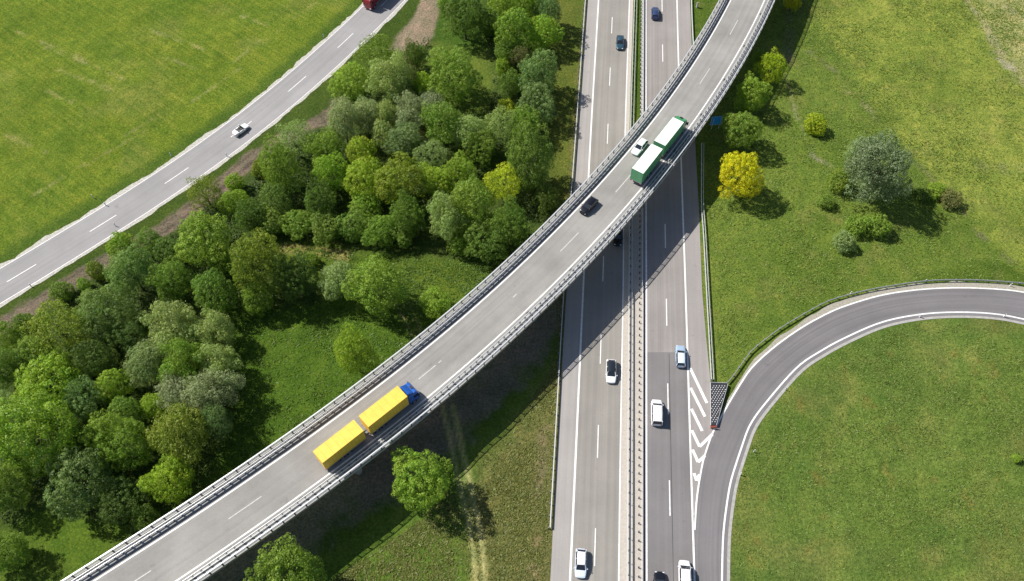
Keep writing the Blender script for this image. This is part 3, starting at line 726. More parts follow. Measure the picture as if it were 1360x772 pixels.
# ------------------------------------------------------------------ vehicles
def rnd_sec(y, w, zb, zs, zt, tw=0.78):
    """one car body section, 14 points"""
    h = [(w * 0.90, zb), (w, zb + 0.14), (w, (zb + zs) / 2), (w * 0.985, zs), (w * (tw + 1) / 2, zs + (zt - zs) * .75), (w * tw, zt), (w * tw * .5, zt + 0.012)]
    return [(x, y, z) for x, z in h] + [(-x, y, z) for x, z in h[::-1]]
def wheel(root, x, y, r=0.33, w=0.22, n=16):
    s_ = 1 if x > 0 else -1
    mb = MB(); mb.cyl((x - s_ * w, y, r), (x, y, r), r, n=n); t = mb.build('wheel', M['tyre'], root)
    mb = MB(); mb.cyl((x - s_ * .02, y, r), (x + s_ * .012, y, r), r * .62, n=10); mb.build('rim', M['rim'], t)
def car(kind, px, py, heading, paint, label, z=0.03, L=4.5, W=1.82, H=1.46, cat='car', group='cars and vans on the roads', roof=None):
    x, y = at(px, py, z + 0.7)
    root = empty({'van': 'van', 'suv': 'suv', 'wagon': 'estate_car', 'cabrio': 'convertible'}.get(kind, 'car'), (x, y, z), heading - math.pi / 2, label, cat, group)
    h = L / 2; w = W / 2; zb = 0.22
    if kind == 'van': hood, cowl, wf, wr, rr, bt, belt, deck = 0.98, 1.12, h - .95, h - 1.75, -h + .22, -h + .05, 1.05, 1.06
    elif kind == 'wagon': hood, cowl, wf, wr, rr, bt, belt, deck = 0.84, 0.95, h - 1.25, h - 2.05, -h + .45, -h + .12, 0.92, 0.95
    elif kind == 'suv': hood, cowl, wf, wr, rr, bt, belt, deck = 0.95, 1.06, h - 1.15, h - 1.95, -h + .55, -h + .15, 1.02, 1.05
    elif kind == 'hatch': hood, cowl, wf, wr, rr, bt, belt, deck = 0.82, 0.95, h - 1.05, h - 1.85, -h + .70, -h + .15, 0.93, 0.97
    else: hood, cowl, wf, wr, rr, bt, belt, deck = 0.78, 0.92, h - 1.30, h - 2.10, -h + 1.35, -h + .72, 0.90, 0.98
    S = [(h, w * .42, zb + .12, .48, .56), (h - .05, w * .66, zb + .04, .56, .62), (h - .15, w * .82, zb, .60, hood * .86), (h - .38, w * .93, zb, .66, hood * .93), (h - .75, w * .99, zb, .70, hood), (wf, w, zb, belt - .12, cowl),
         (wf - .5, w, zb, belt - .05, belt), (0, w, zb, belt - .04, belt), (-h + 1.0, w, zb, belt - .03, belt), (bt + .05, w * .985, zb, belt - .04, deck), (-h + .34, w * .95, zb, .80, deck * .98), (-h + .12, w * .84, zb + .02, .74, deck * .93), (-h + .03, w * .68, zb + .06, .68, deck * .86), (-h, w * .5, zb + .1, .6, .74)]
    S.sort(key=lambda q: -q[0])
    mb = MB(); mb.loft([rnd_sec(q[0], q[1], q[2], q[3], q[4]) for q in S]); mb.build('body', paint, root)
    zt = H - .03; wt = w * (.80 if kind == 'van' else .70 if kind != 'suv' else .74); wb = w * .93
    if kind == 'cabrio':
        mb = MB(); mb.box(-w * .72, w * .72, -h + 1.1, wf - .35, .6, .935); mb.build('cockpit', M['trim'], root, bevel=.06)
        for sx in (-.36, .36):
            for sy in (0.05, -0.75):
                mb = MB(); mb.box(sx - .23, sx + .23, sy - .1, sy + .35, .62, .97); mb.box(sx - .22, sx + .22, sy - .18, sy - .04, .62, 1.2, taper=(.8, .8)); mb.build('seat', plain('seat_leather', (.10, .09, .085), .6), root, bevel=.04)
        mb = MB(); mb.loft([[(-w * .85, wf, .93), (w * .85, wf, .93), (w * .85, wf - .04, .93), (-w * .85, wf - .04, .93)], [(-w * .68, wf - .5, 1.3), (w * .68, wf - .5, 1.3), (w * .68, wf - .54, 1.3), (-w * .68, wf - .54, 1.3)]], False)
        mb.build('windscreen', M['glass'], root)
    else:
        def gsec(y_, w0, z0, w1, z1): return [(w0, y_, z0), (w1 + (w0 - w1) * .15, y_, z0 + (z1 - z0) * .8), (w1 * .93, y_, z1), (-w1 * .93, y_, z1), (-w1 - (w0 - w1) * .15, y_, z0 + (z1 - z0) * .8), (-w0, y_, z0)]
        b = belt - .02
        mb = MB(); mid = (wr + rr) / 2
        mb.loft([gsec(wf + .02, wb * .93, cowl - .06, wt * .95, cowl - .03), gsec(wr, wb, b, wt, zt - .02), gsec(mid, wb, b, wt, zt + .01), gsec(rr, wb, b, wt * .96, zt - .04), gsec(bt, wb * .92, deck - .08, wt * .92, deck - .04)], False)
        mb.build('window_band', M['glass'], root)
        roofm = roof or paint
        mb = MB(); rs = []
        for y_, ww, z_ in ((wr + .04, .97, zt - .035), (wr - .25, 1.0, zt + .01), (mid, 1.01, zt + .035), (rr + .25, .99, zt), (rr - .02, .95, zt - .05)):
            rs.append([(wt * ww, y_, z_ - .02), (wt * ww * .93, y_, z_ + .015), (0, y_, z_ + .03), (-wt * ww * .93, y_, z_ + .015), (-wt * ww, y_, z_ - .02), (0, y_, z_ - .04)])
        mb.loft(rs, True); rf = mb.build('roof', roofm, root)
        mb = MB()                                             # pillars
        for s_ in (-1, 1):
            for (a, b2, wd) in (((s_ * wb * .925, wf, cowl - .04), (s_ * wt * .97, wr + .03, zt), .05), ((s_ * wb * .93, bt + .03, deck - .03), (s_ * wt * .96, rr, zt - .02), .09),
                                ((s_ * wb * .99, mid + .05, b), (s_ * wt * 1.02, mid + .05, zt), .05)):
                mb.cyl(a, b2, wd, wd * .8, n=5)
        mb.build('pillars', paint, root)
        if kind == 'van':
            for k in range(2):
                s_ = (-1, 1)[k]; mb = MB(); mb.box(s_ * wt * .82 - .025, s_ * wt * .82 + .025, rr + .2, wr - .2, zt + .04, zt + .09); mb.build('roof_rail', M['steel_dull'], root)
    for s_ in (-1, 1):
        for y_ in (h - .85, -h + .85): wheel(root, s_ * w * 1.0, y_)
        mb = MB(); mb.box(s_ * w * .62 - .17, s_ * w * .62 + .17, h - .26, h - .06, .56, .68, taper=(.9, .8)); mb.build('headlight', M['headlight'], root, bevel=.02)
        mb = MB(); mb.box(s_ * w * .74 - .13, s_ * w * .74 + .13, -h + .02, -h + .16, .68, .84); mb.build('taillight', M['taillight'], root, bevel=.02)
        mb = MB(); mb.box(s_ * (w + .10) - .10, s_ * (w + .10) + .10, wf - .35, wf - .18, belt - .02, belt + .13, taper=(.9, .8)); mb.build('mirror', paint, root, bevel=.03)
    return root
def direction(P, p, rev=False):
    i = int(np.hypot(*(P - np.array(p)).T).argmin()); t = tang(P)[i]
    a = math.atan2(t[1], t[0]); return a + math.pi if rev else a
down = lambda P, px, py: direction(P, at(px, py, .7))                 # P runs far to near
up = lambda P, px, py: direction(P, at(px, py, .7), True)
car('suv', 870.3, 17.2, up(MW_RD, 870, 17), M['body_navy'], 'dark blue car at the top of the right carriageway, beside the grass strip', L=4.3, cat='car')
car('sedan', 823.6, 56, down(MW_LD, 823, 56), M['body_petrol'], 'dark teal car near the top of the left carriageway, above the bridge', L=4.6)
car('sedan', 820.5, 313.5, down(MW_LD, 820, 313), M['body_black'], 'dark car in the shadow right under the edge of the bridge', L=4.5)
car('hatch', 811.8, 492.8, down(MW_LD, 812, 493), M['body_white'], 'white car with a black glass roof, middle of the left carriageway below the bridge', L=4.65, W=1.85, roof=M['glass'])
car('wagon', 904, 472.8, up(MW_R2, 904, 473), M['body_silverblue'], 'silver blue estate car touching the right edge line where the asphalt gets darker', L=4.5, roof=M['body_ice'])
car('van', 872.4, 547.5, up(MW_R1, 872, 547), M['body_white'], 'white van next to the central reservation, level with the crash cushion', L=4.9, W=1.98, H=1.95, cat='van')
car('hatch', 771.6, 748, down(MW_L1, 771, 748), M['body_ice'], 'white car near the bottom edge, beside the left edge line of the left carriageway', L=4.5, W=1.86, H=1.5, roof=M['body_white'])
car('van', 909.5, 765.5, up(MW_R2, 909, 760), M['body_white'], 'white van cut by the bottom edge, where the slip road leaves the motorway', L=5.0, W=1.88, H=1.9, cat='van')
car('sedan', 876.5, 779, up(MW_RD, 876, 779), M['body_black'], 'black car of which only the roof front shows at the bottom edge', L=4.6)
zc = 9.01
def on_d(px, py, dz): z = zd(*at(px, py, 9 + dz)) + dz; return at(px, py, z), z
def deck_dir(px, py, rev=False):
    p = on_deck((px, py)); return direction(D2, p, rev)
(p_, z_) = on_d(781.5, 273, .7)
car('suv', 781.8, 273.2, deck_dir(782, 273, True), M['body_black'], 'black car driving on the bridge beside the left railing', z=zd(*p_) + .01, L=4.4)
(p_, z_) = on_d(849.5, 195.5, .7)
car('wagon', 849.6, 195.2, deck_dir(850, 195, True), M['body_mint'], 'pale white estate car on the bridge passing the green and white lorry', z=zd(*p_) + .01, L=4.4, W=1.75)
i_ = int(np.hypot(*(CRs - np.array(at(319, 172))).T).argmin()); t_ = tang(CRs)[i_]
car('cabrio', 319.3, 171.8, math.atan2(t_[1], t_[0]), M['body_white'], 'small white open top car on the country road', L=3.9, W=1.68, H=1.3, cat='car')

def lorry(p, z, heading, cab_m, box_m, roof_m, label, Lbox=7.75, gap=0.95, H=4.0, W=2.55, trailer=True, back_m=None, mudflap=True):
    """origin at the cab front bumper, running back along -Y"""
    root = empty('lorry', (p[0], p[1], z), heading - math.pi / 2, label, 'lorry', 'lorries on the roads')
    w = W / 2
    # cab
    mb = MB(); secs = []
    for z0, f, b_, ww in ((0.45, -0.05, -2.2, .97), (1.2, 0.0, -2.2, 1.0), (1.9, -0.05, -2.2, 1.0), (2.55, -.22, -2.2, .97), (2.95, -.42, -2.2, .93), (3.08, -.62, -2.15, .86)):
        W_ = w * ww * .97; c = .16
        secs.append([(-W_ + c, f, z0), (W_ - c, f, z0), (W_, f - c, z0), (W_, b_ + c, z0), (W_ - c, b_, z0), (-W_ + c, b_, z0), (-W_, b_ + c, z0), (-W_, f - c, z0)])
    mb.loft(secs, False); cb = mb.build('cab', cab_m, root, bevel=.03)
    mb = MB(); mb.loft([[(-w * .86, -.035 + .03, 1.62), (w * .86, -.005, 1.62), (w * .86, -.12, 1.62), (-w * .86, -.12, 1.62)], [(-w * .80, -.235 + .03, 2.5), (w * .80, -.205, 2.5), (w * .80, -.3, 2.5), (-w * .80, -.3, 2.5)]], False)
    mb.build('windscreen', M['glass'], cb)
    for s_ in (-1, 1):
        mb = MB(); mb.box(s_ * w * .95 - .03, s_ * w * .95 + .045 * 1, -1.25, -.45, 1.65, 2.35); mb.build('side_window', M['glass'], cb)
        mb = MB(); mb.box(s_ * (w + .14) - .13, s_ * (w + .14) + .13, -.42, -.26, 1.6, 2.4); mb.build('mirror', M['trim'], cb, bevel=.03)
        mb = MB(); mb.box(s_ * w * .72 - .2, s_ * w * .72 + .2, -.1, .03, .6, .82); mb.build('headlight', M['headlight'], cb, bevel=.02)
    mb = MB(); mb.loft([[(-w * .8, -.95, 3.02), (w * .8, -.95, 3.02), (w * .8, -2.15, 3.02), (-w * .8, -2.15, 3.02)], [(-w * .72, -1.75, H - .35), (w * .72, -1.75, H - .35), (w * .78, -2.15, H - .2), (-w * .78, -2.15, H - .2)]], False)
    mb.build('roof_deflector', cab_m, cb, bevel=.04)
    mb = MB(); mb.box(-.32, .32, -.9, -.5, 3.06, 3.16); mb.build('roof_hatch', M['trim'], cb, bevel=.02)
    def cargo(y0, y1, nm):
        mb = MB(); mb.box(-w, w, y1, y0, 1.12, H); b_ = mb.build(nm, box_m, root, bevel=.035)
        mb = MB(); mb.box(-w + .04, w - .04, y1 + .04, y0 - .04, H, H + .012); mb.build('roof_tarp', roof_m, b_)
        mb = MB()                                            # frame lines along roof and hoops under the tarp
        mb.box(-w - .012, -w + .03, y1, y0, H - .08, H + .02); mb.box(w - .03, w + .012, y1, y0, H - .08, H + .02)
        mb.box(-w, w, y0 - .03, y0 + .012, H - .08, H + .02); mb.box(-w, w, y1 - .012, y1 + .03, H - .08, H + .02)
        mb.build('roof_frame', box_m if roof_m is box_m else (M['cab_green'] if box_m is M['tarp_green'] else box_m), b_)
        mb = MB(); mb.box(-w - .02, w + .02, y1 - .02, y0 + .02, .98, 1.115); mb.build('bed_frame', M['steel_dull'], b_)
        mb = MB()
        k = y1 + .9
        while k < y0 - .3:
            mb.box(-w + .05, w - .05, k - .03, k + .03, H + .011, H + .024); k += 1.3
        mb.build('roof_hoop', M['strap_yellow'] if box_m is M['tarp_yellow'] else roof_m, b_)
        mb = MB(); k = y1 + .35
        while k < y0 - .2:
            for s_ in (-1, 1): mb.box(s_ * w - .012 * (s_ < 0) - (.0 if s_ > 0 else 0), s_ * w + .012 * (s_ > 0), k - .03, k + .03, 1.1, H - .1)
            k += .62
        mb.build('straps', M['strap_yellow'] if box_m is M['tarp_yellow'] else M['strap_green'] if box_m is M['tarp_green'] else M['trim'], b_)
        for s_ in (-1, 1):
            mb = MB(); mb.box(s_ * (w * .8) - .16, s_ * (w * .8) + .16, y1 - .05, y1 + .02, .78, .93); mb.build('taillight', M['taillight'], b_)
        return b_
    y = -2.25 - .12
    cargo(y, y - Lbox, 'cargo_box')
    mb = MB(); mb.box(-.45, .45, y - Lbox, -.3, .62, .97); mb.box(-w * .9, -w * .5, y - 3.6, y - 2.2, .35, .95); mb.box(w * .5, w * .9, y - 3.6, y - 2.2, .35, .95)
    mb.build('chassis', M['chassis'], root)
    ws = [-1.35, y - Lbox + 1.2, y - Lbox + 2.5]
    if trailer:
        y2 = y - Lbox - gap; cargo(y2, y2 - Lbox, 'trailer_box')
        mb = MB(); mb.box(-.5, .5, y2 - Lbox, y2 - .1, .62, .97); mb.box(-.09, .09, y2, y2 + gap + .3, .66, .8); mb.build('trailer_chassis', M['chassis'], root)
        ws += [y2 - Lbox / 2 + .6, y2 - Lbox / 2 - .8]
    for yy in ws:
        for s_ in (-1, 1): wheel(root, s_ * w * .98, yy, .5, .32, 14)
    return root
def lorry_at(px, py, ph, hdg_pts, zdk, **kw): pass
# yellow lorry: cab front roof edge centre near (551, 514)
hd = deck_dir(505, 560)
q = at(552.0, 517.5, 9.15 + 1.4); lorry(q, zd(*q) + .005, hd, M['cab_blue'], M['tarp_yellow'], M['tarp_yellow'], 'yellow lorry with a blue cab pulling a yellow trailer along the bridge')
hd = deck_dir(878, 200)
q = at(905.5, 162, 9 + 1.4); lorry(q, zd(*q) + .005, hd, M['cab_green'], M['tarp_green'], M['tarp_white'], 'green sided lorry and trailer with white roofs on the bridge')
i_ = int(np.hypot(*(CRs - np.array(at(493, 12))).T).argmin()); t_ = tang(CRs)[i_]
q = at(487.5, 9.5, 1.0); lorry(q, 0.03, math.atan2(t_[1], t_[0]) + math.pi, M['cab_red'], M['tarp_red'], M['tarp_white'], 'dark red lorry cut off by the top edge on the country road', trailer=False)

# ------------------------------------------------------------------ signs, delineators, small things
x, y = at(949.5, 172, 0)
SG = empty('road_sign', (x, y, 0), R(8), 'blue direction sign on two grey posts, peeking out right of the bridge', 'road sign')
mb = MB(); mb.box(-1.3, 1.3, -.05, .05, 1.3, 3.5); bd = mb.build('sign_panel', M['sign_blue'], SG, bevel=.03)
bd.rotation_euler = (R(-8), 0, 0)
mb = MB()
for a in ((-1.24, 1.24, 3.40, 3.44), (-1.24, 1.24, 1.36, 1.40), (-1.24, -1.2, 1.36, 3.44), (1.2, 1.24, 1.36, 3.44)): mb.box(a[0], a[1], -.058, -.05, a[2], a[3])
mb.build('border', M['white_plastic'], bd)
for s_ in (-.8, .8):
    mb = MB(); mb.cyl((s_, .14, -.2), (s_, .14, 3.2), .08, n=8); mb.build('post', M['steel'], SG)
def delineator(px, py, label, group='white roadside marker posts', h=1.0):
    x, y = at(px, py)
    rt = empty('delineator_post', (x, y, 0), random.uniform(-.4, .4), label, 'marker post', group)
    mb = MB(); mb.box(-.09, .09, -.06, .06, 0, h, taper=(.75, .75)); mb.build('post', M['white_plastic'], rt)
    mb = MB(); mb.box(-.085, .085, -.062, .062, h * .72, h * .86); mb.build('black_band', M['black_plastic'], rt)
random.seed(3)
for px, py, lb in ((124, 263, 'white marker post standing in the left field grass near the country road'),
                   (140.5, 273, 'white marker post casting a shadow across the upper edge of the country road'),
                   (153.5, 300.5, 'white marker post on the lower country road verge, left of the leaning roadside tree'),
                   (42, 381, 'white marker post on the lower verge of the country road at the far left'),
                   (301.5, 208, 'white marker post on the lower verge right of the roadside tree'),
                   (227.5, 207.5, 'white marker post on the upper country road verge, left of the open top car'),
                   (430, 50, 'white marker post on the upper verge of the country road below the red lorry'),
                   (983, 631, 'white marker post by the slip road next to its lower grass edge'),
                   (1001, 600.5, 'white marker post in the loop grass where the slip road starts to bend'),
                   (1043, 518, 'white marker post inside the bend of the slip road'),
                   (1221, 421.5, 'white marker post on the inner side at the top of the slip road loop'),
                   (1333, 421, 'white marker post on the inner side of the slip road near the right edge'),
                   (1228, 375, 'white marker post behind the guardrail at the top of the loop'),
                   (1341, 380, 'white marker post behind the guardrail near the right edge'),
                   (1129, 391, 'white marker post behind the guardrail on the upper left of the loop')):
    delineator(px, py, lb)
x, y = at(925.5, 10)
EP = empty('emergency_phone', (x, y, 0), 0.2, 'small grey roadside pillar in the grass at the top, left of the bridge', 'roadside pillar')
mb = MB(); mb.box(-.2, .2, -.18, .18, 0, 1.25, taper=(.8, .8)); mb.build('pillar', M['steel'], EP, bevel=.02)
mb = MB(); mb.box(-.24, .24, -.22, .22, 1.25, 1.42, taper=(.7, .7)); mb.build('hood', M['steel_dull'], EP, bevel=.02)
# ------------------------------------------------------------------ trees
def crown_mesh(name, seed, Rr=5.0, nl=15, lobe=(.22, .54), clump=.74, spacing=1.22, leaf=.27, per=64, up=1.0, wisp=0.0, squash=1.0, base=-0.75, m='leaf', open_=0.0):
    r = np.random.default_rng(seed)
    # lobes
    L = []
    for k in range(nl):
        z = 1 - (k + .5) / nl * 1.72; a = k * 2.39996 + r.random() * .9
        q = math.sqrt(max(0, 1 - z * z)); lr = r.uniform(*lobe)
        d_ = (1 - lr * .92) * r.uniform(.66, 1.30)
        L.append((np.array([q * math.cos(a) * d_, q * math.sin(a) * d_, z * d_ * squash]), lr))
    L.append((np.array([0, 0, 0.0]), .58))
    Cc = np.array([c for c, _ in L]) * Rr; Cr = np.array([x for _, x in L]) * Rr
    pts_, nrm, lob = [], [], []
    for i in range(len(L)):
        n_ = int(4 * math.pi * Cr[i] ** 2 / spacing ** 2)
        k = np.arange(n_) + .5; ph = np.arccos(1 - 2 * k / n_); th = math.pi * (1 + 5 ** .5) * k + r.random() * 6
        D = np.c_[np.cos(th) * np.sin(ph), np.sin(th) * np.sin(ph), np.cos(ph)]
        P = Cc[i] + D * Cr[i] * r.uniform(.80, 1.06, (n_, 1)) + r.normal(0, .14, (n_, 3))
        dd2 = np.linalg.norm(P[:, None] - Cc[None], axis=2) / Cr[None]; dd2[:, i] = 9
        keep = (dd2.min(1) > .80) & (P[:, 2] > base * Rr) & (r.random(n_) > open_ + .04)
        keep |= (r.random(n_) < .10) & (P[:, 2] > base * Rr)
        pts_.append(P[keep]); nrm.append(D[keep]); lob += [i] * int(keep.sum())
    P = np.vstack(pts_); D = np.vstack(nrm); lob = np.array(lob); nC = len(P)
    lv = r.random(len(L))[lob] * .35 + r.random(nC) * .65
    lh = r.random(len(L))[lob] * .6 + r.random(nC) * .4
    cr = clump * r.uniform(.6, 1.35, nC)
    idx_ = np.repeat(np.arange(nC), per)
    n_ = len(idx_)
    d_ = r.normal(0, 1, (n_, 3)); d_ += D[idx_] * .75; d_[:, 2] += .35; d_ /= np.linalg.norm(d_, axis=1)[:, None]
    sc = np.array([1, 1, .8 + up * .1])
    pos = P[idx_] + d_ * sc * (cr[idx_] * r.uniform(.45, 1.05, n_) ** .6)[:, None]
    if wisp:                                        # thin upright shoots
        w = r.random(n_) < .10; pos[w, 2] += r.random(w.sum()) * wisp; pos[w, :2] += r.normal(0, wisp * .25, (w.sum(), 2))
    nn_ = d_ + r.normal(0, .32, (n_, 3)); nn_ /= np.linalg.norm(nn_, axis=1)[:, None]
    t = np.cross(nn_, r.normal(0, 1, (n_, 3))); t /= np.linalg.norm(t, axis=1)[:, None]; b = np.cross(nn_, t)
    s1 = (leaf * r.uniform(.6, 1.25, n_))[:, None]; s2 = s1 * r.uniform(.45, .75, (n_, 1))
    V = np.stack([pos - t * s1 * .5, pos - b * s2 * .5 + nn_ * s1 * .06, pos + t * s1 * .5, pos + b * s2 * .5 + nn_ * s1 * .06], 1).reshape(-1, 3)
    me = bpy.data.meshes.new(name)
    me.vertices.add(len(V)); me.vertices.foreach_set('co', V.astype('f4').ravel())
    me.loops.add(len(V)); me.loops.foreach_set('vertex_index', np.arange(len(V), dtype='i4'))
    me.polygons.add(n_); me.polygons.foreach_set('loop_start', np.arange(0, len(V), 4, dtype='i4')); me.polygons.foreach_set('loop_total', np.full(n_, 4, 'i4'))
    me.update(calc_edges=True)
    at_ = me.attributes.new('leafvar', 'FLOAT_COLOR', 'POINT')
    va = np.clip(lv[idx_] * .7 + r.random(n_) * .3, 0, 1); vh = np.clip(lh[idx_] * .75 + r.random(n_) * .25, 0, 1)
    cc_ = np.stack([va, vh, np.zeros(n_), np.ones(n_)], 1); at_.data.foreach_set('color', np.repeat(cc_, 4, 0).astype('f4').ravel())
    me.materials.append(M[m]); me['R'] = Rr
    return me, Cc
def trunk_mesh(seed, Cc, Rr, zc, rt=.28):
    r = random.Random(seed); mb = MB(); top = Vector((r.uniform(-.3, .3), r.uniform(-.3, .3), zc * .62))
    mb.cyl((0, 0, -.6), (0, 0, .4), rt * 1.35, rt, n=8); mb.cyl((0, 0, .4), top, rt, rt * .7, n=8)
    for c in Cc[:-1:2]:
        e = Vector(c) * .75 + Vector((0, 0, zc)); mid = top.lerp(e, .5) + Vector((r.uniform(-.3, .3), r.uniform(-.3, .3), .2))
        mb.cyl(top - Vector((0, 0, r.uniform(0, .8))), mid, rt * .42, rt * .25, n=5); mb.cyl(mid, e, rt * .25, rt * .07, n=4)
    return mb.mesh('trunk', M['bark'])
KIND = {}
def add_kind(k, n, seed0, zc, **kw):
    KIND[k] = []
    for i in range(n):
        me_, Cc_ = crown_mesh('crown', seed0 + i, **kw); Rr = kw.get('Rr', 5.0)
        KIND[k].append((me_, trunk_mesh(seed0 + i, Cc_, Rr, zc), Rr, zc))
add_kind('maple', 6, 10, 5.3)
add_kind('dense', 3, 30, 6.0, nl=20, lobe=(.24, .42), clump=.62, spacing=1.02, leaf=.24, per=52)
add_kind('willow', 3, 50, 6.2, nl=26, lobe=(.18, .36), clump=.60, spacing=.92, leaf=.24, per=44, wisp=1.3, m='leaf_willow')
add_kind('airy', 2, 70, 6.0, nl=18, lobe=(.24, .42), clump=.55, spacing=.9, leaf=.26, per=22, wisp=.8, open_=.15)
add_kind('bush', 3, 90, 1.7, Rr=2.2, nl=10, lobe=(.38, .52), clump=.34, spacing=.46, leaf=.22, per=18, squash=.75, base=-.75)
# foliage colours (reflectance)
G = {'bright': (.270, .405, .045), 'lime': (.335, .455, .038), 'mid': (.210, .325, .044), 'deep': (.155, .250, .040), 'blue': (.190, .290, .085), 'dark': (.125, .200, .034),
     'sage': (.300, .390, .130), 'silver': (.305, .370, .175), 'olive': (.235, .310, .036), 'ylime': (.39, .47, .024), 'brown': (.20, .21, .07), 'gold': (.54, .515, .012), 'grey': (.215, .285, .130)}
rt_ = random.Random(5)
def tree(px, py, rpx, kind, c, label, cat='tree', zs=1.0, sy=1.0):
    solo = 'free standing' in label or py and px > 930
    if not solo: rpx *= 1.07; zs = rt_.uniform(1.0, 1.4) if 'low row' not in label else .85; sy = rt_.uniform(.78, 1.24)
    if zs == 1.0 and kind != 'bush': zs = 1.15
    me_, tm, Rr, zc = rt_.choice(KIND[kind])
    z = 5.0
    for _ in range(4):
        sc_ = (FPX * _c + (py - 386) * _s) / (CAM_H - z); Rm = rpx / sc_; s = Rm / (Rr * 1.04); z = zc * s * zs
    x, y = at(px, py, z)
    root = empty('shrub' if kind == 'bush' else 'willow_tree' if kind == 'willow' else 'broadleaf_tree', (x, y, 0), rt_.uniform(0, 6.28), label, 'bush' if kind == 'bush' else cat,
                 {'bush': 'bushes and shrubs', 'willow': 'silvery willow trees'}.get(kind, 'green leafy trees'))
    cr = link('crown', me_, root); k = rt_.uniform(.95, 1.05)
    cr.scale = (s * k, s / k * sy, s * zs * rt_.uniform(.94, 1.05)); cr.location = (0, 0, z)
    cc_ = G[c]; v = rt_.uniform(.87, 1.12); cr.color = (cc_[0] * v * rt_.uniform(.95, 1.06), cc_[1] * v, cc_[2], 1)
    tr = link('trunk', tm, root); tr.scale = (s, s, s * zs)
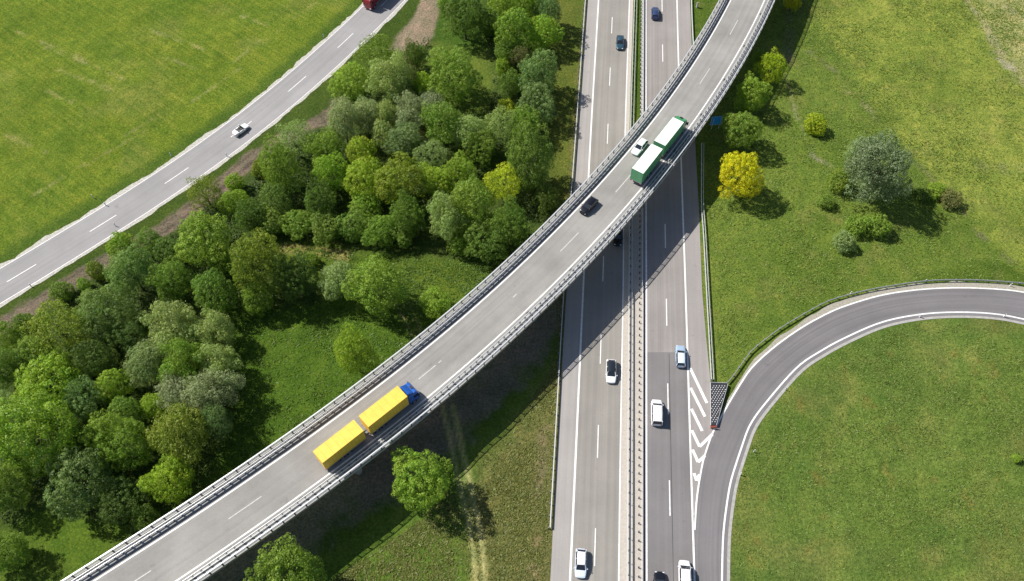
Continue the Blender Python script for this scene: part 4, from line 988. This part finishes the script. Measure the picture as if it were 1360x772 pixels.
TREES = [
 # belt along the motorway, top to bottom
 (617, 20, 26, 'dense', 'deep', 'dark bushy tree at the top edge, right of the bare earth patch'),
 (649, 30, 15, 'bush', 'deep', 'dark shrub on the lower right flank of the dark bushy tree at the top'),
 (592, 4, 12, 'bush', 'mid', 'small green shrub at the top edge beside the bare earth patch'),
 (668, 4, 20, 'maple', 'bright', 'bright green tree cut by the top edge, at the left of the tree belt'),
 (697, 10, 20, 'maple', 'mid', 'middle one of the trees cut by the top edge in the tree belt'),
 (727, 15, 18, 'dense', 'blue', 'grey green tree at the top of the belt, nearest to the motorway'),
 (684, 42, 24, 'maple', 'mid', 'mid green rounded tree, second row from the top of the belt'),
 (722, 46, 21, 'maple', 'bright', 'bright yellowish green tree facing the motorway near the top of the belt'),
 (672, 68, 14, 'dense', 'mid', 'small green tree on the left side of the belt beside the clearing'),
 (692, 76, 13, 'airy', 'brown', 'small brownish purple tree in the middle of the belt'),
 (668, 88, 11, 'bush', 'bright', 'bright green shrub at the left edge of the belt beside the clearing'),
 (714, 100, 26, 'dense', 'blue', 'large blue green tree beside the motorway, level with the tall clearing tree'),
 (678, 112, 17, 'maple', 'deep', 'dark green tree to the left of the large blue green one'),
 (714, 140, 24, 'maple', 'blue', 'dark blue green tree casting its shadow over the hard shoulder'),
 (673, 143, 11, 'bush', 'ylime', 'yellow green shrub at the left edge of the belt, above the long clearing shadow'),
 (664, 167, 20, 'airy', 'sage', 'soft grey green tree above the wide dark tree of the belt'),
 (695, 166, 19, 'dense', 'mid', 'green tree wedged between the shadow caster and the wide dark tree'),
 (640, 196, 21, 'maple', 'mid', 'green tree at the lower end of the clearing shadow'),
 (703, 215, 36, 'maple', 'deep', 'very wide dark green tree beside the motorway, last before the bridge'),
 (726, 262, 16, 'dense', 'dark', 'dark small tree between the wide dark tree and the bridge'),
 (669, 243, 24, 'airy', 'ylime', 'yellow green tree standing out in the middle of the wood near the bridge'),
 (676, 300, 27, 'dense', 'deep', 'dark green tree below the yellow green one, close to the bridge'),
 (628, 272, 30, 'willow', 'mid', 'large soft green tree left of the yellow green tree'),
 (592, 288, 24, 'willow', 'sage', 'grey green tree at the corner of the wood above the meadow'),
 (646, 322, 24, 'dense', 'deep', 'dark green low tree at the lower edge of the wood near the bridge'),
 (612, 322, 15, 'bush', 'mid', 'green bush at the foot of the grey green corner tree'),
 (578, 240, 20, 'maple', 'lime', 'light green tree right of the shaded olive tree'),
 (612, 226, 20, 'maple', 'bright', 'bright green tree in the middle of the wood between sage and yellow green trees'),
 (572, 206, 22, 'airy', 'sage', 'pale sage tree below the brownish tree in the wood'),
 (562, 182, 9, 'bush', 'brown', 'small brown tree among the silvery ones in the wood'),
 (590, 164, 27, 'willow', 'mid', 'soft green tree just below the tall clearing tree'),
 (622, 178, 21, 'willow', 'sage', 'grey green willow bordering the long shadow in the clearing'),
 (600, 100, 33, 'dense', 'mid', 'tall green tree standing at the left of the clearing and throwing a long shadow'),
 (562, 116, 13, 'maple', 'bright', 'small bright tree at the left foot of the tall clearing tree'),
 # trees beside the country road, upper part
 (500, 72, 21, 'airy', 'mid', 'green feathery tree reaching the country road verge, topmost of the roadside group'),
 (518, 104, 30, 'willow', 'sage', 'big grey green tree in the roadside group below the bare earth'),
 (464, 112, 24, 'maple', 'bright', 'bright green tree closest to the country road in the upper roadside group'),
 (551, 74, 16, 'dense', 'dark', 'dark shrubby tree at the lower end of the bare earth patch'),
 (538, 92, 14, 'airy', 'brown', 'half bare brownish tree below the bare earth patch'),
 (542, 122, 14, 'dense', 'dark', 'dark green tree in the shaded gap above the silvery row'),
 (455, 160, 24, 'willow', 'silver', 'silvery willow at the left end of the silvery row'),
 (487, 150, 18, 'willow', 'silver', 'second silvery willow from the left in the silvery row'),
 (512, 152, 16, 'willow', 'sage', 'slim silvery willow in the middle of the silvery row'),
 (545, 150, 22, 'willow', 'silver', 'silvery willow right of the middle of the silvery row'),
 (572, 142, 18, 'willow', 'silver', 'silvery willow at the right end of the silvery row, touching the tall clearing tree'),
 (508, 178, 15, 'maple', 'sage', 'light green rounded tree just below the silvery row'),
 (537, 186, 22, 'willow', 'blue', 'grey green tree below the right half of the silvery row'),
 (392, 186, 27, 'airy', 'sage', 'half bare grey green tree overhanging the dirt track'),
 (432, 198, 22, 'dense', 'mid', 'green tree between the half bare tree and the silvery row'),
 (480, 206, 22, 'maple', 'lime', 'bright lime tree directly below the silvery row'),
 (440, 232, 24, 'maple', 'bright', 'bright green tree left in the bright group in the middle of the wood'),
 (484, 240, 28, 'maple', 'lime', 'biggest bright yellowish green tree in the middle of the wood'),
 (486, 275, 18, 'maple', 'bright', 'bright green tree at the lower end of the bright group'),
 (372, 222, 30, 'dense', 'mid', 'broad green tree beside the dirt track below the half bare tree'),
 (346, 224, 12, 'bush', 'olive', 'olive yellow bush on the edge of the dirt track'),
 (530, 240, 29, 'dense', 'olive', 'broad olive green tree right of the biggest bright tree'),
 (540, 285, 22, 'dense', 'deep', 'dark tree in the shade below the broad olive tree'),
 (425, 268, 24, 'dense', 'dark', 'dark shaded tree between the bright group and the row of bushy trees'),
 (368, 266, 22, 'maple', 'deep', 'deep green tree below the broad green one by the dirt track'),
 (362, 295, 20, 'maple', 'mid', 'first from the left in the low row of trees above the grass path'),
 (396, 297, 20, 'maple', 'mid', 'second from the left in the low row of trees above the grass path'),
 (432, 301, 20, 'dense', 'mid', 'third from the left in the low row of trees above the grass path'),
 (468, 299, 22, 'maple', 'mid', 'fourth from the left in the low row of trees above the grass path'),
 (504, 307, 22, 'dense', 'mid', 'fifth from the left in the low row of trees above the grass path'),
 (534, 307, 20, 'maple', 'mid', 'last on the right in the low row of trees above the grass path'),
 # around the dirt track, left
 (312, 244, 11, 'bush', 'bright', 'light green bush poking up on the dirt track'),
 (313, 270, 19, 'maple', 'bright', 'light green tree right of the brownish roadside tree'),
 (272, 256, 23, 'airy', 'olive', 'thin olive tree leaning over the edge of the country road'),
 (332, 288, 19, 'dense', 'dark', 'dark tree in the gap right of the big light green tree'),
 (270, 318, 32, 'maple', 'bright', 'big light green tree below the thin olive roadside tree'),
 (296, 345, 18, 'maple', 'mid', 'green tree squeezed between the big light green and the big olive tree'),
 (343, 352, 36, 'dense', 'olive', 'big olive green tree at the left end of the grass path'),
 (393, 368, 27, 'dense', 'dark', 'dark tree in shadow on the right side of the big olive tree'),
 (412, 345, 9, 'bush', 'mid', 'small bush on the grass path left of the sage tree pair'),
 (342, 398, 18, 'maple', 'mid', 'green tree at the foot of the big olive tree by the lower meadow'),
 (284, 388, 26, 'maple', 'deep', 'dark green tree below the big light green one'),
 (198, 320, 16, 'dense', 'mid', 'green tree next to the dirt track, upper one of the three on its lower side'),
 (222, 334, 17, 'maple', 'deep', 'deep green tree right of the three small ones at the dirt track'),
 (162, 328, 15, 'bush', 'bright', 'bright bush at the dirt track above the blue green tree'),
 (175, 362, 29, 'willow', 'blue', 'blue green tree right below the dirt track'),
 (228, 372, 24, 'dense', 'mid', 'mid green tree between the blue green and the dark green tree'),
 (128, 360, 11, 'bush', 'olive', 'small olive bush by the dirt track left of the blue green tree'),
 (112, 378, 10, 'bush', 'mid', 'small green bush at the lower side of the dirt track'),
 (82, 388, 13, 'bush', 'mid', 'green bush beside the dirt track above the big olive spread tree'),
 (138, 415, 30, 'maple', 'blue', 'wide blue green tree left of the pale willow'),
 (172, 440, 26, 'dense', 'dark', 'dark tree in shadow between the wide blue green tree and the pale willow'),
 (80, 436, 38, 'airy', 'olive', 'big spreading olive green tree near the dirt track at the left'),
 (126, 478, 26, 'dense', 'dark', 'very dark tree in the shaded hollow of the left wood'),
 (32, 428, 13, 'bush', 'deep', 'dark round bush on the lower side of the dirt track at the far left'),
 (8, 448, 20, 'maple', 'mid', 'green tree cut by the left edge, just below the dirt track'),
 (46, 470, 24, 'maple', 'mid', 'green tree below the dark round bush at the far left'),
 (8, 492, 20, 'dense', 'deep', 'dark green tree at the left edge, level with the pale willow'),
 # lower left wood
 (62, 508, 34, 'maple', 'bright', 'light green tree above the biggest tree of the left edge'),
 (112, 530, 25, 'maple', 'blue', 'blue green tree in the middle of the left wood'),
 (8, 540, 20, 'willow', 'sage', 'grey green tree cut by the left edge above the biggest one'),
 (40, 578, 50, 'maple', 'bright', 'biggest broad light green tree at the left edge'),
 (90, 590, 26, 'dense', 'dark', 'dark tree in the shade right of the biggest left tree'),
 (152, 512, 20, 'maple', 'bright', 'bright green small tree left of the grey willows'),
 (168, 548, 22, 'maple', 'mid', 'green tree below the bright small tree in the left wood'),
 (158, 588, 35, 'dense', 'mid', 'wide green tree between the biggest left tree and the drooping one'),
 (228, 436, 32, 'willow', 'sage', 'pale yellowish willow at the top of the pale willow group'),
 (193, 482, 25, 'willow', 'sage', 'pale willow at the left side of the pale willow group'),
 (283, 440, 23, 'willow', 'sage', 'grey green willow at the right top of the pale willow group, by the meadow'),
 (243, 482, 24, 'willow', 'mid', 'green willow in the centre of the pale willow group'),
 (290, 482, 25, 'willow', 'sage', 'grey willow on the meadow side of the pale willow group'),
 (238, 520, 24, 'willow', 'silver', 'round silver willow in the lower part of the pale willow group'),
 (281, 520, 27, 'willow', 'silver', 'silver willow nearest to the dark meadow shadow'),
 (288, 560, 20, 'willow', 'blue', 'grey green willow at the lower right corner of the group'),
 (240, 576, 34, 'willow', 'olive', 'drooping olive grey tree below the silver willows'),
 (204, 540, 17, 'maple', 'bright', 'bright leaved tree left of the round silver willow'),
 (226, 640, 31, 'maple', 'lime', 'bright lime green tree close to the bridge railing, lower left'),
 (108, 642, 40, 'maple', 'blue', 'large dark blue green tree in the lower left'),
 (158, 664, 30, 'dense', 'dark', 'dark shaded tree between the large blue green and the lime green tree'),
 (194, 690, 17, 'dense', 'dark', 'dark low tree touching the bridge railing in the lower left'),
 (6, 648, 30, 'dense', 'deep', 'dark green tree cut by the left edge, below the biggest left tree'),
 (6, 735, 26, 'maple', 'mid', 'green tree in the bottom left corner'),
 # meadow by the bridge
 (449, 373, 26, 'willow', 'sage', 'left one of the pair of grey green trees on the meadow'),
 (503, 383, 33, 'willow', 'mid', 'right and larger one of the pair of trees on the meadow'),
 (577, 402, 21, 'maple', 'bright', 'small bright tree leaning against the upper side of the bridge'),
 (470, 468, 27, 'dense', 'bright', 'free standing bright green tree on the meadow above the yellow lorry', 'tree', 1.9),
 (557, 637, 42, 'maple', 'bright', 'round free standing green tree in the shade below the bridge', 'tree', 1.2),
 (384, 774, 46, 'maple', 'mid', 'big green tree cut by the bottom edge, right below the bridge'),
 # right side
 (1052, 2, 12, 'maple', 'gold', 'small golden yellow tree cut by the top edge right of the bridge'),
 (1024, 90, 21, 'airy', 'ylime', 'yellow green tree at the top of the row right of the bridge'),
 (1008, 78, 10, 'dense', 'deep', 'dark small tree in the shade left of the yellow green one'),
 (998, 127, 23, 'maple', 'bright', 'bright green round tree in the row, second from the top'),
 (985, 173, 26, 'maple', 'mid', 'green tree above the golden tree in the row right of the bridge'),
 (982, 232, 31, 'maple', 'gold', 'large golden yellow tree at the lower end of the row'),
 (1083, 166, 15, 'bush', 'ylime', 'single yellow green round bush on the right meadow'),
 (1167, 222, 43, 'willow', 'grey', 'large silvery willow on the right meadow'),
 (1140, 205, 20, 'willow', 'sage', 'smaller pale willow leaning on the left of the large silvery one'),
 (1117, 240, 17, 'bush', 'olive', 'olive brown bush at the left foot of the large silvery willow'),
 (1097, 268, 11, 'bush', 'mid', 'small green bush lowest to the left of the large silvery willow'),
 (1244, 254, 12, 'bush', 'bright', 'bright green bush right of the large silvery willow'),
 (1262, 264, 14, 'bush', 'brown', 'brownish bush at the right end beside the field boundary'),
 (1226, 258, 11, 'bush', 'dark', 'dark bush in the shadow of the large silvery willow'),
 (1139, 300, 16, 'bush', 'mid', 'left one of the two round bushes below the silvery willow'),
 (1167, 298, 17, 'bush', 'mid', 'right one of the two round bushes below the silvery willow'),
 (1122, 322, 15, 'bush', 'sage', 'pale green bush at the lower left of the two round bushes'),
 (1350, 609, 6, 'bush', 'bright', 'tiny bush with a bare stick at the right edge of the loop grass'),
]
for t_ in TREES: tree(*t_)

# rank weeds, tall grass and undergrowth between the trees, uncountable
def undergrowth(n=26000, seed=4):
    r = np.random.default_rng(seed)
    P = []
    Pf_ = pts(FOREST)
    x = r.uniform(-125, 20, n * 6); y = r.uniform(32, 178, n * 6)
    k = inpoly(Pf_, x, y) & (vnoise(x, y, 4, 12) > .42)
    for cp in CLEAR: k &= ~inpoly(pts(cp), x, y)
    k &= dist(pts(T1), x, y) > 2.4
    x, y = x[k][:n], y[k][:n]
    n_ = len(x); h = r.uniform(.25, 1.1, n_); a = r.uniform(0, 6.28, n_); s = r.uniform(.25, .6, n_)
    c = np.c_[x, y, h * .6]; nn_ = np.c_[np.cos(a) * .5, np.sin(a) * .5, np.ones(n_)]; nn_ /= np.linalg.norm(nn_, axis=1)[:, None]
    t = np.cross(nn_, r.normal(0, 1, (n_, 3))); t /= np.linalg.norm(t, axis=1)[:, None]; b = np.cross(nn_, t)
    V = np.stack([c - t * s[:, None] * .5, c - b * s[:, None] * .35, c + t * s[:, None] * .5, c + b * s[:, None] * .35], 1).reshape(-1, 3)
    me = bpy.data.meshes.new('undergrowth'); me.from_pydata(V.tolist(), [], np.arange(len(V)).reshape(-1, 4).tolist())
    at_ = me.attributes.new('leafvar', 'FLOAT_COLOR', 'POINT'); cc_ = np.c_[r.random((n_, 2)), np.zeros(n_), np.ones(n_)]
    at_.data.foreach_set('color', np.repeat(cc_, 4, 0).astype('f4').ravel()); me.materials.append(M['leaf'])
    o = link('undergrowth', me); o.color = (.055, .095, .014, 1); tag(o, 'dark green undergrowth and nettles between the trees of the wood', 'undergrowth', kind='stuff')
undergrowth()

# rank grass tufts over the meadows and verges, uncountable
def tufts(name, label, polys, n, colr, seed, hmax=.38, thr=.40, avoid=True):
    r = np.random.default_rng(seed); xs_, ys_ = [], []
    allp = [pts(p) for p in polys]
    for P in allp:
        A = arr(P); x = r.uniform(max(-130, A[:, 0].min()), min(132, A[:, 0].max()), n * 3); y = r.uniform(max(30, A[:, 1].min()), min(180, A[:, 1].max()), n * 3)
        k = inpoly(P, x, y) & (r.random(len(x)) < (vnoise(x, y, 7, seed) * .6 + vnoise(x, y, 2, seed + 1) * .4) ** 2.2 * 1.6)
        xs_.append(x[k][:n]); ys_.append(y[k][:n])
    x, y = np.concatenate(xs_), np.concatenate(ys_)
    k = (dist(RAMP_R[::3], x, y) > 1.6) & (dist(RAMP_L[::3], x, y) > 2.2) & (dist(MW_R3[::4], x, y) > 2.0) & (dist(MW_L0[::4], x, y) > 1.0)
    for off in (0, 13): k &= dist(pts([(588 + off, 540), (597 + off, 580), (610 + off, 640), (622 + off, 690), (628 + off, 730), (634 + off, 800)]), x, y) > .45
    x, y = x[k], y[k]; n_ = len(x)
    xi = np.clip(np.searchsorted(xs, x), 1, len(xs) - 1); yi = np.clip(np.searchsorted(ys, y), 1, len(ys) - 1); z0 = Z[yi, xi]
    h = r.uniform(.04, hmax * .5, n_); w = r.uniform(.05, .14, n_); V = []
    for q in range(2):
        a = r.uniform(0, 6.28, n_); tx, ty = np.cos(a) * w, np.sin(a) * w; lx, ly = r.normal(0, 1.6, n_) * h, r.normal(0, 1.6, n_) * h
        V.append(np.stack([np.c_[x - tx, y - ty, z0 - .02], np.c_[x + tx, y + ty, z0 - .02], np.c_[x + tx * .6 + lx, y + ty * .6 + ly, z0 + h], np.c_[x - tx * .6 + lx, y - ty * .6 + ly, z0 + h * .9]], 1))
    V = np.concatenate(V).reshape(-1, 3); nf = len(V) // 4
    me = bpy.data.meshes.new(name)
    me.vertices.add(len(V)); me.vertices.foreach_set('co', V.astype('f4').ravel()); me.loops.add(len(V)); me.loops.foreach_set('vertex_index', np.arange(len(V), dtype='i4'))
    me.polygons.add(nf); me.polygons.foreach_set('loop_start', np.arange(0, len(V), 4, dtype='i4')); me.polygons.foreach_set('loop_total', np.full(nf, 4, 'i4')); me.update(calc_edges=True)
    at_ = me.attributes.new('leafvar', 'FLOAT_COLOR', 'POINT'); cc_ = np.c_[r.random((nf, 2)), np.zeros(nf), np.ones(nf)]
    at_.data.foreach_set('color', np.repeat(cc_, 4, 0).astype('f4').ravel()); me.materials.append(M['leaf'])
    o = link(name, me); o.color = (*colr, 1); tag(o, label, 'grass', kind='stuff')
RIGHT = [(932,40),(1010,-20),(1360,-20),(1360,370),(1220,372),(1090,398),(1000,455),(958,505),(945,500),(932,380)]
tufts('tall_grass', 'rank tall grass of the meadow right of the motorway', [RIGHT], 50000, (.185, .260, .045), 5)
tufts('tall_grass', 'rank grass inside the loop of the slip road', [[(1370,440),(1220,426),(1120,462),(1040,525),(995,600),(972,680),(968,790),(1370,790)]], 22000, (.170, .235, .046), 8, .32)
tufts('tall_grass', 'green meadow grass left of the viaduct', [[(310,420),(430,405),(560,430),(640,352),(700,350),(560,490),(300,640)], [(375,330),(560,345),(700,340),(640,390),(560,430)]], 12000, (.11, .19, .024), 11)
tufts('tall_grass', 'dry grass between the viaduct and the motorway', [[(640,610),(700,540),(745,470),(742,580),(731,780),(640,780),(600,700)], [(440,772),(560,690),(600,640),(640,780)]], 12000, (.19, .21, .055), 14)
